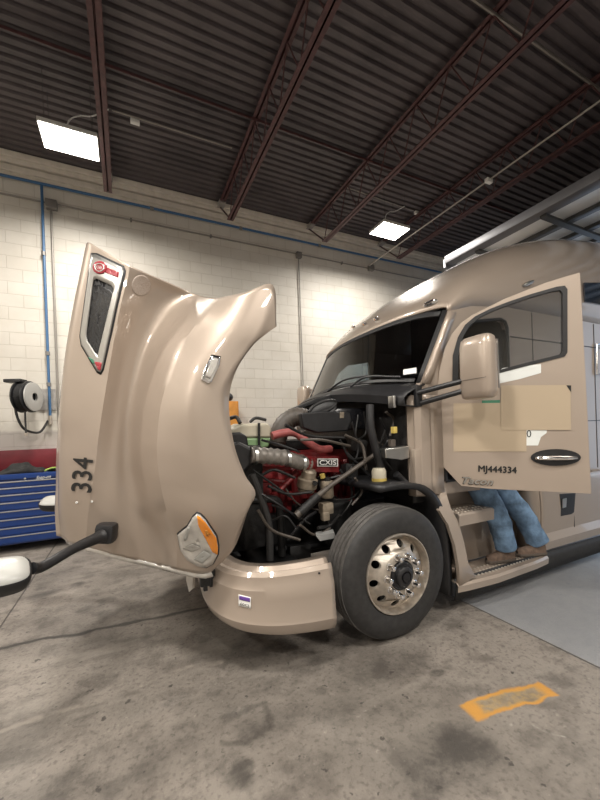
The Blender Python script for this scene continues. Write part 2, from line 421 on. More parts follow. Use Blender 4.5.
# stepped ledge where deck meets the wall
b = MB(); b.box2((WX0, 6.90, 6.03), (WX1, 7, 6.12)); b.box2((WX0, 6.93, 5.96), (WX1, 7, 6.03)); b.box2((WX0, 6.955, 5.84), (WX1, 7, 5.93)); b.box2((WX0, 6.975, 5.78), (WX1, 7, 5.84))
struct(b.build('trim_1', 'cream', bevel=.008), 'cream stepped ledge along the wall top', 'trim')

# open-web joists
def make_joist(x, label):
    t = thing('steel_joist', label, 'joist', (x, 0, 0), 'open web roof joists')
    zt, zb = 6.09, 5.42; y0, y1, yb0, yb1 = -5.9, 6.98, -5.2, 6.27
    b = MB()
    for s in (-1, 1): b.box2((s * .012, y0, zt - .055), (s * .055, y1, zt - .045)); b.box2((s * .012, y0, zt - .06), (s * .018, y1, zt))
    b.build('top_chord', 'steel_red', t, local=True)
    b = MB()
    for s in (-1, 1): b.box2((s * .003, yb0, zb), (s * .058, yb1, zb + .010)); b.box2((s * .003, yb0, zb), (s * .010, yb1, zb + .06))
    b.build('bottom_chord', 'steel_red', t, local=True)
    b = MB(); n = 20; L = (yb1 - yb0) / n
    for i in range(n):
        ya = yb0 + i * L
        b.tube([(0, ya, zb + .03), (0, ya + L / 2, zt - .03)], .009, 6); b.tube([(0, ya + L / 2, zt - .03), (0, ya + L, zb + .03)], .009, 6)
    b.tube([(0, yb1, zb + .03), (0, y1 - .05, zt - .05)], .014, 6)
    b.build('web', 'steel_red', t, local=True)
    MB().box2((-.06, 6.72, zt - .075), (.06, 6.99, zt - .02)).build('bearing_seat', 'galv', t, local=True)
    return t
make_joist(-.13, 'brown steel roof joist beside the square lamp above the tool chest')
make_joist(1.80, 'brown steel roof joist above the raised hood')
make_joist(3.74, 'brown steel roof joist ending left of the lamp above the truck cab'.replace(' left of', ' just short of'))
make_joist(5.66, 'brown steel roof joist beyond the truck cab lamp next to overhead door')
# bridging angles across the joists
for yb, l in ((4.76, 'thin bridging angle crossing the joists above the square lamp'), (2.5, 'thin bridging angle crossing the joists nearer the camera')):
    tag(MB().box2((WX0, yb, 6.03), (WX1, yb + .035, 6.037)).box2((WX0, yb, 6.00), (WX1, yb + .006, 6.037)).build('bridging_angle', 'steel_red' if yb > 4 else 'conduit'), l, 'brace', 'bridging angles')

# lamps
def make_lamp(x, y, z, label):
    t = thing('ceiling_lamp', label, 'lamp', (x, y, z), 'square high-bay lamps')
    hx, hy = .317, .225
    MB().box2((-hx, -hy, .0), (hx, hy, .055), bev=.012).build('housing', 'lamp_body', t, local=True)
    MB().box2((-hx + .012, -hy + .012, -.008), (hx - .012, hy - .012, .004)).build('lens', 'lamp', t, local=True)
    for sx in (-1, 1):
        for sy in (-1, 1): MB().tube([(sx * .25, sy * .17, .05), (sx * .25, sy * .17, 6.1 - z)], .003, 5).build('hanger', 'strut', t, local=True)
    MB().tube([(-.05, .05, .05), (-.02, .08, .32), (.1, .1, .45), (.25, .1, .50), (.45, .05, .62)], .008, 6, smooth=6).build('cord', 'wbox', t, local=True)
    ld = bpy.data.lights.new('lamp_light', 'AREA'); ld.shape = 'RECTANGLE'; ld.size = 2 * hx - .03; ld.size_y = 2 * hy - .03
    ld.energy = LAMP_W; ld.color = (1, .945, .865); ld.spread = PI * .95
    lo = bpy.data.objects.new('lamp_light', ld); COL.objects.link(lo); lo.parent = t; lo.location = (0, 0, -.012)
    return t
make_lamp(-.517, 5.354, 5.4, 'glowing square lamp under the dark ceiling above the tool chest')
make_lamp(4.70, 5.42, 5.4, 'glowing square lamp under the dark ceiling above the truck cab')
for x, y in ((-.49, .9), (-.49, -2.7), (2.77, -1.2), (4.45, -3.6), (-3.9, 3.4), (-3.9, -.6)):  # unseen lamps, added to brighten the truck and the bay
    make_lamp(x, y, 5.4, 'added square lamp out of view, brightening the bay before the truck')

# ceiling boxes and conduit
def junction(p, label, name='junction_box', m='wbox', s=(.12, .06, .06)):
    return tag(MB().box(p, s, bev=.006).build(name, m), label, 'box')
junction(at_z(135, 121.5, 6.085), 'small white electrical box on the ceiling beside the square lamp')
junction(at_z(417, 213, 6.085), 'small white electrical box on the ceiling near the cab lamp')
p = at_z(495, 181, 5.42); junction((5.19, p.y, 5.38), 'small white electrical box on the conduit beyond the cab lamp')
def pipe(name, pts, r, m, label, cat='pipe', smooth=0, couplers=(), seg=10):
    t = thing(name, label, cat, pts[0])
    MB().tube(pts, r, seg, smooth=smooth).build('tube', m, t)
    if couplers:
        for c_, ax in couplers: MB().tube([Vector(c_) - Vector(ax) * .035, Vector(c_) + Vector(ax) * .035], r * 1.5, 10).build('coupler', m, t)
    return t
pipe('ceiling_conduit', [(5.2, -5, 5.40), (5.2, 6.2, 5.40), (5.18, 6.7, 5.38), at(374, 262, 6.92), at(372, 266, 6.94)], .014, 'conduit', 'thin grey conduit running under the ceiling past the cab lamp', 'conduit')
pipe('lamp_conduit', [at_z(112, 110, 6.1), at_z(232, 148, 6.1)], .012, 'conduit', 'thin conduit leading from the square lamp toward the middle joist', 'conduit')
pipe('cab_lamp_conduit', [at_z(340, 185, 6.1), at_z(414, 211, 6.1)], .010, 'conduit', 'thin conduit feeding the lamp above the truck cab', 'conduit')

# wall pipes
t = thing('air_pipe', 'long blue compressed air pipe high on the block wall with a drop', 'pipe', (-4.9, 6.93, 5.72))
MB().tube([(-4.9, 6.93, 5.72), (10.9, 6.93, 5.725)], .022, 10).build('main_run', 'bpipe', t)
xp = at(45, 300, 6.93).x
MB().tube([(-1.09, 6.93, 5.72), (-1.10, 6.93, 1.98)], .02, 10).build('drop_leg', 'bpipe', t)
for x, z in ((.55, 5.72), (2.2, 5.72), (4.0, 5.72), (-1.10, 4.6), (-1.10, 3.0), (-1.10, 2.5)):
    b = MB(); b.tube([(x - .03, 6.93, z), (x + .03, 6.93, z)] if z > 5 else [(x, 6.93, z - .03), (x, 6.93, z + .03)], .032, 10); b.build('clamp', 'jbox', t)
MB().tube([(-1.10, 6.93, 2.0), (-1.10, 6.93, 1.86)], .028, 10).build('brass_fitting', 'alu', t)
t = thing('wall_conduit', 'grey conduit along the wall under the blue pipe', 'conduit', (-4.9, 6.96, 5.45))
MB().tube([(-4.9, 6.96, 5.45), (10.9, 6.96, 5.45)], .014, 8).build('main_run', 'conduit', t)
x1 = at(53, 300, 6.96).x
MB().tube([(-.98, 6.96, 5.45), (-.99, 6.96, 1.9)], .018, 8).build('drop_leg', 'conduit', t)
MB().box((-.97, 6.94, 5.42), (.16, .1, .14), bev=.01).build('junction_box', 'jbox', t)
MB().box((3.49, 6.95, 5.42), (.12, .09, .12), bev=.01).build('junction_box', 'jbox', t)
MB().tube([(3.49, 6.965, 5.4), (3.49, 6.965, 1.2)], .013, 8).build('drop_leg', 'conduit', t)
MB().box(at(371, 268, 6.94), (.14, .1, .12), bev=.01).build('junction_box', 'jbox', t)
for x in (.2, 1.6, 4.6): MB().box((x, 6.965, 5.45), (.03, .05, .05)).build('strap', 'jbox', t)

# overhead garage door stored under the ceiling, opening on the right wall
t = bpy.data.objects.new('door_1', None); COL.objects.link(t); t.location = (5.6, 1, 4.7)
struct(t, 'white sectional garage door rolled up under the ceiling', 'door')
ys0, ys1 = -1.6, 4.85
MB().box2((5.50, ys0, 4.66), (5.72, ys1, 4.80), bev=.02).build('bottom_rail', 'door_rail', t)
for i in range(9):
    xa = 5.74 + i * .56
    MB().box2((xa, ys0, 4.72), (xa + .52, ys1, 4.76)).build('door_section', 'door_panel', t)
    MB().box2((xa + .50, ys0, 4.67), (xa + .58, ys1, 4.73)).build('section_rail', 'door_rail', t)
    MB().box2((xa + .40, ys0, 4.64), (xa + .43, ys1, 4.70)).build('strut', 'strut', t)
for yy in (4.2, 3.1, 2.0, .9): MB().box2((5.62, yy, 4.62), (10.9, yy + .09, 4.66)).build('stile', 'strut', t)
for yy in (ys0 - .06, ys1 + .03): MB().box2((5.56, yy, 4.62), (10.98, yy + .05, 4.78)).build('door_track', 'door_rail', t)

# ------------------------------------------------------------------ left side: tool chest, reel
TX0, TX1, TY0, TY1, TZ0, TZ1 = -2.6, -.5, 6.42, 6.98, .12, 1.13
t = thing('tool_chest', 'blue rolling tool chest with many drawers against the block wall', 'tool chest', (-1.5, 6.7, 0))
MB().box2((TX0, TY0 + .03, TZ0), (TX1, TY1, TZ1), bev=.012).build('body', 'blue', t)
zz = [.15, .27, .39, .51, .63, .75, .86, .96, 1.05]
for x0, x1 in ((TX0 + .03, -1.80), (-1.78, TX1 - .03)):
    for a, c in zip(zz, zz[1:]):
        d = MB().box2((x0, TY0, a), (x1, TY0 + .04, c - .012), bev=.004).build('drawer', 'blue', t)
        MB().box2((x0 + .01, TY0 - .012, c - .034), (x1 - .01, TY0 + .006, c - .018), bev=.004).build('drawer_pull', 'chrome_dull', d)
MB().box2((TX0 - .01, TY0 - .01, 1.06), (TX1 + .01, TY0 + .03, 1.135), bev=.006).build('top_band', 'blue', t)
for x in (TX0 + .15, TX1 - .15):
    for yy in (TY0 + .1, TY1 - .1):
        MB().tube([(x - .02, yy, .065), (x + .02, yy, .065)], .065, 16).box((x, yy, .115), (.06, .06, .03)).build('caster', 'black', t)
lettering('maker_script', 'Snap-on', 'label_white', t, lambda u, v: (at(36 + u * 15, 480.4 - u * 1.6 - v * 4.2, TY0 - .012), Vector((0, -1, 0))), .4)
MB().tube([(at(25, 478.5, TY0 - .015)), at(25, 478.5, TY0 - .005)], .014, 10).build('key_lock', 'chrome_dull', t)
t = thing('maroon_locker', 'low maroon cabinet panel behind the blue tool chest', 'cabinet', (-1.6, 6.97, 1.1))
MB().box2((TX0, 6.90, 1.13), (-.86, 6.99, 1.47), bev=.01).build('panel', 'maroon', t)
MB().box2((-.90, 6.88, 1.13), (-.86, 6.99, 1.50), bev=.006).build('end_post', 'alu', t)
def cloth(name, m, x0, x1, y0, y1, z0, h, label, cat, seed):
    rnd = np.random.RandomState(seed); n = 26; ph = rnd.rand(6) * 6
    b = MB(); rows = []
    for i in range(n + 1):
        r = []
        for j in range(n + 1):
            u, v = i / n, j / n; e = (math.sin(PI * u) * math.sin(PI * v)) ** .45
            k = .55 + .2 * math.sin(7 * u + ph[0] + 3 * v) + .15 * math.sin(13 * v + ph[1] - 5 * u) + .12 * math.sin(19 * u + ph[2]) + .08 * math.sin(23 * v + 11 * u + ph[3])
            r.append((x0 + (x1 - x0) * u, y0 + (y1 - y0) * v, z0 + .004 + h * e * k))
        rows.append(r)
    b.grid(rows); return tag(b.build(name, m, solid=.006, angle=60), label, cat)
cloth('jacket', 'cloth_dark', -1.72, -1.15, 6.48, 6.86, 1.135, .17, 'crumpled dark jacket heaped on the blue tool chest', 'jacket', 3)
cloth('work_coat', 'cloth_dark', -2.4, -1.74, 6.48, 6.86, 1.135, .10, 'flat black coat on the tool chest beside the heaped jacket', 'coat', 5)
b = MB(); b.grid([[(-1.13 + .02 * v + .36 * u, 6.47 + .30 * v, 1.15 + .11 * u + .02 * math.sin(7 * u + 5 * v)) for v in np.linspace(0, 1, 6)] for u in np.linspace(0, 1, 12)])
tag(b.build('safety_vest', 'hivis', solid=.02), 'lime green safety vest on the blue tool chest', 'vest')

# hose reel
rc = at(26, 397, 6.62)
t = thing('hose_reel', 'black hose reel with silver side plate bracketed to the wall', 'hose reel', (rc.x, 6.99, rc.z))
ax = Vector((.93, -.36, 0)).normalized()
MB().lathe([(.04, -.09), (.20, -.09), (.235, -.075), (.235, -.055), (.20, -.05), (.20, .05), (.235, .055), (.235, .075), (.2, .09), (.04, .09)], rc, ax, 32).build('drum', 'black', t)
MB().lathe([(.06, .0), (.13, .02), (.215, .0), (.215, .02), (.14, .035), (.06, .03)], rc + ax * .10, ax, 32).build('side_plate', 'silver', t)
b = MB()
for i in range(5): b.lathe([(.2, -.04 + i * .02), (.215, -.032 + i * .02), (.2, -.024 + i * .02)], rc, ax, 28)
b.build('coiled_hose', 'rubber', t)
MB().box(rc + Vector((-.12, 0, .235)), (.24, .16, .05), (0, 0, -.37), .012).build('guide_arm', 'black', t)
MB().box2((rc.x + .02, 6.62, rc.z - .1), (rc.x + .08, 6.99, rc.z + .1), bev=.01).box2((rc.x - .02, 6.975, rc.z - .17), (rc.x + .32, 6.995, rc.z + .17)).build('bracket', 'galv', t)
MB().tube([at(16, 399, 6.6), at(16, 412, 6.6), at(21, 425, 6.65), at(28, 431, 6.75), at(40, 432, 6.88), (-1.13, 6.93, 1.92)], .018, 8, smooth=6).build('feed_hose', 'rubber', t)
MB().tube([at(25, 412, 6.55), at(26, 434, 6.55)], .013, 8).build('hose_tail', 'rubber', t)
MB().tube([at(26, 433, 6.55), at(26, 436, 6.55)], .02, 8).build('nozzle', 'alu', t)

# orange equipment seen behind the hood
t = thing('orange_cabinet', 'orange cabinet against the wall glimpsed between raised hood and engine', 'cabinet', (1.65, 6.8, 0))
MB().box2((1.35, 6.62, .0), (1.93, 6.98, 2.22), bev=.012).build('body', 'orange', t)
MB().box2((1.38, 6.60, .08), (1.90, 6.625, 2.18), bev=.008).build('door', 'orange', t)
t = tag(MB().tube([(1.50, 6.74, 2.30), (1.70, 6.72, 2.31), (1.80, 6.78, 2.31), (1.72, 6.88, 2.31), (1.5, 6.88, 2.30)], .075, 10, smooth=5).build('cable_bundle', 'black'), 'black cable bundle lying on top of the orange cabinet', 'cable')
#__TRUCK__
# ------------------------------------------------------------------ the truck
YC = 3.35
def far(p): return Vector((p[0], 2 * YC - p[1], p[2]))
truck = thing('semi_truck', 'beige sleeper cab semi truck with hood tilted open and door ajar', 'truck', (1.83, YC, 0))

# ---- hood (tilted forward); control rows run from the nose (bottom) to the cowl edge (top)
R_ = [
 [(64,538,2.90),(86,546,2.78),(122,556,2.62),(160,565,2.52),(177,569,2.44),(192,572,2.42),(203,573,2.40),(211,571,2.40)],
 [(61,515,2.83),(88,522,2.71),(118,532,2.58),(150,536,2.49),(177,541,2.36),(205,547,2.31),(225,550,2.28),(233,548,2.29)],
 [(60.5,490,2.77),(91,493,2.65),(115,502,2.55),(140,508,2.475),(168,513,2.28),(205,519,2.19),(238,522,2.17),(247,511,2.18)],
 [(60,470,2.74),(95,470,2.62),(115,474,2.54),(135,477,2.47),(161,483,2.25),(204,492,2.155),(245,497,2.13),(254.5,493,2.14)],
 [(60,455,2.725),(97,453,2.605),(115,456,2.535),(132.5,458,2.465),(158.5,462,2.24),(199,469,2.14),(235,471,2.12),(244,475,2.14)],
 [(61,436,2.71),(99,434,2.59),(116,436,2.53),(132.5,437,2.46),(158,440,2.23),(194,445,2.135),(226,445,2.115),(233,444,2.14)],
 [(61.5,410,2.68),(104,400,2.57),(120,401,2.52),(136,402,2.45),(162.5,402,2.22),(191,406,2.13),(217,404,2.11),(228,402,2.14)],
 [(66,360,2.64),(114,340,2.54),(131,346,2.51),(149,351,2.44),(177,357,2.21),(203,367,2.13),(226,376,2.11),(235,371,2.14)],
 [(75,305,2.60),(122,300,2.51),(145,308,2.49),(169,315,2.43),(197,324,2.21),(222,339,2.13),(243,350,2.12),(252,345,2.14)],
 [(84,262,2.58),(128,278,2.50),(158,290,2.48),(184,301,2.42),(208,311,2.23),(234,319,2.14),(256,330,2.12),(266,333,2.14)],
 [(88,243,2.56),(130,266,2.49),(172,284,2.46),(199,296,2.41),(217,299,2.26),(245,293,2.16),(272.5,285.5,2.14),(276,326,2.15)]]
R_ = [[(q[0], q[1], q[2] + d) for q, d in zip(r, (.05, -.05, .065, .13, .03, -.01, 0, 0))] for r in R_]
P_ = [[at(*q) for q in r] for r in R_]
def hood_rows():
    NU, NV = 7, 7
    top = []
    for r in P_:
        c1 = r[0]
        top.append([Vector((c1.x - .075, YC, c1.z + .01)), Vector((c1.x - .055, 3.05, c1.z + .008)), Vector((c1.x - .022, (c1.y + 3.05) / 2, c1.z + .003)), c1, c1.lerp(r[1], .35) + Vector((-.008, -.02, 0)), r[1]])
    A = cr_grid(top, NU, NV)
    B0 = cr_grid([r[1:5] for r in P_], NU, NV); B1 = cr_grid([r[4:] for r in P_], NU, NV)
    B = [x + y[1:] for x, y in zip(B0, B1)]
    Cc = []
    for r in B:
        e = r[-1]; Cc.append([e + Vector((-.012, .035, 0)), e + Vector((-.03, .10, 0))])
    return A, B, Cc
HA, HB, HC = hood_rows()
def hood_mesh():
    b = MB(); bm = b.bm; rings = []
    for ra, rb, rc_ in zip(HA, HB, HC):
        left = ra + rb[1:] + rc_
        right = [far(p) for p in left[1:]][::-1]
        rings.append([bm.verts.new(p) for p in right + left])
    for a, c in zip(rings, rings[1:]):
        for k in range(len(a) - 1): b.face([a[k], a[k + 1], c[k + 1], c[k]])
    return b
hb = hood_mesh()
hood = hb.build('hood', 'paint', truck, solid=.012, angle=24)
hood.modifiers['solid'].offset = 0
hood_bvh = BVHTree.FromObject(hood, bpy.context.evaluated_depsgraph_get())
def on_hood(px, py, off=.003):
    d = ray(px, py).normalized(); h = hood_bvh.ray_cast(CAMP, d)
    if h[0] is None:
        h = hood_bvh.find_nearest(at(px, py, 2.4)); n = h[1]
    n = h[1]
    if n.dot(d) > 0: n = -n
    return h[0] + n * (off + .001), n
def hood_patch(name, poly, m, parent=None, n=10, off=.003, thick=.004, inner=None):
    """a panel stuck on the hood: rings shrink from the outline to its middle (or to an inner outline)"""
    cx = sum(p[0] for p in poly) / len(poly); cy = sum(p[1] for p in poly) / len(poly)
    b = MB(); rows = []
    for k in range(n + 1):
        f = k / n; r = []
        for i, (x, y) in enumerate(poly):
            tx, ty = inner[i] if inner else (cx + (x - cx) * .01, cy + (y - cy) * .01)
            p, nn = on_hood(x + (tx - x) * f, y + (ty - y) * f, off)
            r.append(p)
        rows.append(r)
    b.grid(rows, closed=True)
    return b.build(name, m, parent or hood, solid=-thick, angle=18)
def dense(poly, k=4, closed=True):
    out = []
    for i in range(len(poly) if closed else len(poly) - 1):
        a, c = poly[i], poly[(i + 1) % len(poly)]
        out += [(a[0] + (c[0] - a[0]) * j / k, a[1] + (c[1] - a[1]) * j / k) for j in range(k)]
    return out
def ngon(cx, cy, rx, ry, n=24, rot=0.): return [(cx + rx * math.cos(2 * PI * i / n + rot), cy + ry * math.sin(2 * PI * i / n + rot)) for i in range(n)]

vo = dense([(91, 253), (97, 253), (124, 266), (126, 271), (104, 370), (101, 375), (97, 373), (81, 346), (79.5, 336)])
vi = dense([(94, 281), (97, 279), (112, 286), (114.5, 290), (99.5, 352), (98.5, 356), (96.5, 354), (88, 341), (87, 335)])
vg = dense([(92.4, 255.5), (96.8, 255), (122.4, 267.5), (124, 271.5), (103, 368), (101, 372.5), (97.8, 371), (82.4, 345), (81, 336)])
hood_patch('vent_seal', vo, 'black', off=.001, n=8)
M['bezel'] = mat('satin_bezel', (.42, .41, .39), .3, .8)
vent = hood_patch('vent_bezel', vg, 'bezel', inner=vi, off=.009, n=5, thick=.010)
hood_patch('vent_mesh', dense([(93, 280), (98, 278.5), (113, 286), (115, 290.5), (99.8, 354), (98.5, 358), (96, 356), (87.5, 343), (86.3, 335)]), 'gloss_black', off=.001, n=6)
hood_patch('vent_emblem', ngon(101, 268.5, 7, 6.4), 'red', off=.013, n=4)
hood_patch('emblem_bar', dense([(107, 268), (120, 273), (119, 278.5), (106.5, 273.5)]), 'red', off=.012, n=3)
hood_patch('emblem_ring', ngon(101, 268.5, 4.8, 4.3), 'chrome_dull', off=.016, n=3, inner=ngon(101, 268.5, 3.9, 3.5))
lettering('emblem_script', 'KW', 'chrome_dull', hood, lambda u, v: on_hood(98 + 6 * u, 270 + 1.2 * u - 3.2 * v, .017))
hood_patch('maroon_badge', dense([(95.5, 362), (103, 363), (101.5, 371), (99, 370)]), 'red', off=.012, n=3)
hood_patch('green_badge', dense([(89.5, 357.5), (94, 359.5), (96, 364), (94, 364)]), 'green', off=.012, n=3)
# round faint decal made of printed rows
hood_patch('round_decal', ngon(141, 285.5, 9.6, 10.5, 28), 'decal_faint', off=.002, n=8, thick=.001)
# clear marker lamp on the fender
ml = hood_patch('marker_lamp', dense([(211.5, 355), (220.5, 356.5), (219, 366), (211, 382.5), (208, 383.5), (201.5, 380), (202, 376)]), 'chrome', off=.008, n=5, thick=.014)
hood_patch('marker_lens', dense([(212.3, 359), (217.5, 360), (216.4, 366), (210, 379), (205, 377)]), 'lens', off=.022, n=4)
# headlight
hl_o = dense([(197, 511.5), (201, 513), (206, 518), (217.5, 535), (219.5, 545), (219, 554), (213.5, 564), (206, 568), (197, 566), (187, 560), (180, 549), (178.5, 541), (177, 533), (187, 525), (193, 515)])
hl_i = [(198.5 + (x - 198.5) * .93, 541 + (y - 541) * .94) for x, y in hl_o]
hood_patch('headlight_seal', hl_o, 'black', off=.002, n=6)
hl = hood_patch('headlight', hl_i, 'lens', off=.014, n=6, thick=.012)
hood_patch('reflector_facet', dense([(195, 557), (205, 547.5), (212, 552), (203, 561)]), 'pale', off=.0255, n=3, thick=.001)
hood_patch('reflector_facet', dense([(185, 537), (189.5, 524), (192, 524.5), (188, 538)]), 'pale', off=.0255, n=3, thick=.001)
hood_patch('reflector_facet', dense([(184, 546), (194, 541), (203, 545), (194, 549)]), 'chrome_dull', off=.0255, n=3, thick=.001)
hood_patch('turn_signal', dense([(198.5, 514), (201, 515), (206, 520), (216.5, 535.5), (218, 545), (217.5, 552), (213, 549.5), (209, 541), (204, 531), (200, 524)]), 'amber', off=.024, n=5)
hood_patch('signal_reflector', dense([(205.5, 527), (208, 526.5), (210.5, 531), (207.5, 532.5)]), 'orange', off=.03, n=2)
lettering('fleet_number', '334', 'decal_black', hood, lambda u, v: on_hood(91.5 + 2.2 * u - 19.5 * v, 492.5 - 34 * u - 1.8 * v, .002), bold=.014)
for q in ((77, 502.5), (92, 501.5)):
    hood_patch('rivet', ngon(*q, 1.1, 1.1, 10), 'label_white', off=.004, n=2)
# grille underneath the nose
r0 = P_[0]
edge = [r0[0], r0[1], r0[2], r0[3], r0[4], r0[5], r0[6], r0[7]]
b = MB(); low = [p + Vector((.015, .0, -.04)) for p in edge]
b.grid([edge + [far(p) for p in edge[::-1]], low + [far(p) for p in low[::-1]]])
b.build('grille_trim', 'lens', hood, solid=.006)
b = MB(); l2 = [p + Vector((.0, .05, -.03)) for p in edge]; b.grid([l2, [far(p) for p in l2]]); b.build('grille', 'black', hood, solid=.01)
# hood mirrors on black arms
def hood_mirror(flip):
    g = (lambda p: far(p)) if flip else (lambda p: Vector(p))
    m0 = on_hood(107, 531)[0]
    base = [m0 + Vector((.0, .03, 0)), m0 + Vector((.0, -.05, .0)), m0 + Vector((-.015, -.10, .0)), m0 + Vector((-.05, -.13, -.005))]
    hd = at(20, 570, 2.16)
    if flip: hd = far(at(66, 501, 2 * YC - 2.35)) + Vector((0, 0, -.02)); hd.y = 2.25
    MB().box(g(m0 + Vector((.0, -.035, .0))), (.115, .12, .125), (0, .12, -.3 if not flip else .3), .028).build('mirror_socket', 'black', hood, angle=50)
    MB().tube([g(base[2]), g(base[3]), g(base[3].lerp(hd, .35) + Vector((0, 0, -.005))), g(base[3].lerp(hd, .75) + Vector((0, 0, -.03))), g(hd + Vector((.04, .03, -.01)))], [.042, .036, .027, .027, .03], 12, smooth=5).build('mirror_arm', 'black', hood)
    c = g(hd + Vector((-.10, -.03, -.005))); sd = Vector((.9, .25 * (-1 if flip else 1), -.05)).normalized(); nn = Vector((.12, -.42, .9)).normalized(); ee = sd.cross(nn).normalized(); nn = ee.cross(sd)
    def slab(name, m, lv):
        b = MB(); b.grid([[c + sd * (.15 * k * math.copysign(abs(math.cos(q)) ** .55, math.cos(q))) + ee * (.10 * k * math.copysign(abs(math.sin(q)) ** .55, math.sin(q))) + nn * h for q in np.linspace(0, 2 * PI, 33)[:-1]] for k, h in lv], closed=True)
        b.build(name, m, hood, angle=50)
    slab('mirror_housing', 'black', [(.01, -.07), (.72, -.065), (.92, -.045), (.99, -.01), (1, .02), (.96, .026), (.93, .02)])
    slab('mirror_face', 'pale', [(.955, .018), (.9, .034), (.6, .046), (.01, .05)])  # mirror glass coloured pale to stand for its bright reflection
hood_mirror(False); hood_mirror(True)

# ---- bumper
plan = cr_line([(.51, YC, 0), (.495, 2.95, 0), (.475, 2.64, 0), (.52, 2.40, 0), (.62, 2.24, 0), (.80, 2.135, 0), (1.02, 2.10, 0), (1.24, 2.10, 0)], 6)
prof_ = [(.06, .225, .335), (.02, .24, .345), (.0, .275, .37), (-.012, .325, .41), (-.004, .35, .43), (.004, .50, .54), (.008, .565, .60), (.022, .60, .625), (.028, .655, .675), (.045, .685, .70), (.085, .672, .69), (.11, .70, .715), (.17, .70, .715)]
def bumper_rows(pl):
    rows = []
    for d, z1, z0 in prof_:
        r = []
        for i, p in enumerate(pl):
            t = (pl[min(i + 1, len(pl) - 1)] - pl[max(i - 1, 0)]).normalized(); n = Vector((t.y, -t.x, 0))
            n = -n if n.y > 0 and n.x > 0 else n
            n = Vector((-abs(t.y), -abs(t.x), 0))
            f = max(0, min(1, (p.x - .45) / .8)); r.append(p - n * d + Vector((0, 0, z0 + (z1 - z0) * f)))
        rows.append(r)
    return rows
rows = bumper_rows(plan)
rows = [r[::-1] + [far(p) for p in r[1:]] for r in rows]
b = MB(); b.grid(rows); bumper = b.build('bumper', 'paint', truck, solid=.01, angle=22)
pb = BVHTree.FromObject(bumper, bpy.context.evaluated_depsgraph_get())
def on_bumper(px, py, off=.004):
    d = ray(px, py).normalized(); h = pb.ray_cast(CAMP, d); n = h[1] if h[1].dot(d) < 0 else -h[1]
    return h[0] + n * off, n
def bumper_patch(name, poly, m, off):
    b = MB(); b.grid([[on_bumper(poly[0][0] + (poly[1][0] - poly[0][0]) * u + (poly[3][0] - poly[0][0]) * v, poly[0][1] + (poly[1][1] - poly[0][1]) * u + (poly[3][1] - poly[0][1]) * v, off)[0] for u in np.linspace(0, 1, 5)] for v in np.linspace(0, 1, 5)])
    return b.build(name, m, bumper, solid=-.001)
bumper_patch('sticker', [(239, 594), (251, 597), (251, 608.5), (239, 605.5)], 'label_white', .006)
bumper_patch('sticker_band', [(239.8, 595), (250.4, 597.6), (250.4, 601.6), (239.8, 599)], 'purple', .009)
lettering('sticker_text', '00CJ', 'decal_black', bumper, lambda u, v: on_bumper(241 + 8.2 * u, 605.3 + 2 * u - 3.4 * v, .009), th=.001)
bumper_patch('bolt', [(318, 572), (320, 572), (320, 574), (318, 574)], 'black', .005)
# hood hinge bracket & white tag
hb_ = at(205, 579, 2.52)
MB().box(hb_, (.07, .06, .09), bev=.01).box(hb_ + Vector((.05, .0, .0)), (.05, .04, .12), bev=.008).box(hb_ + Vector((.0, .0, -.05)), (.03, .03, .06), bev=.005).build('hinge_bracket', 'black', truck)
tg = [at(x, y, 2.75) for x, y in ((187, 571), (193, 573), (192.5, 589), (189, 592), (186, 580))]
MB().prism(tg, (.02, .02, 0)).build('side_marker', 'lens', truck)

MB().box2((.62, 2.26, .50), (1.22, 4.44, .56), bev=.01).build('splash_tray', 'frame', truck)

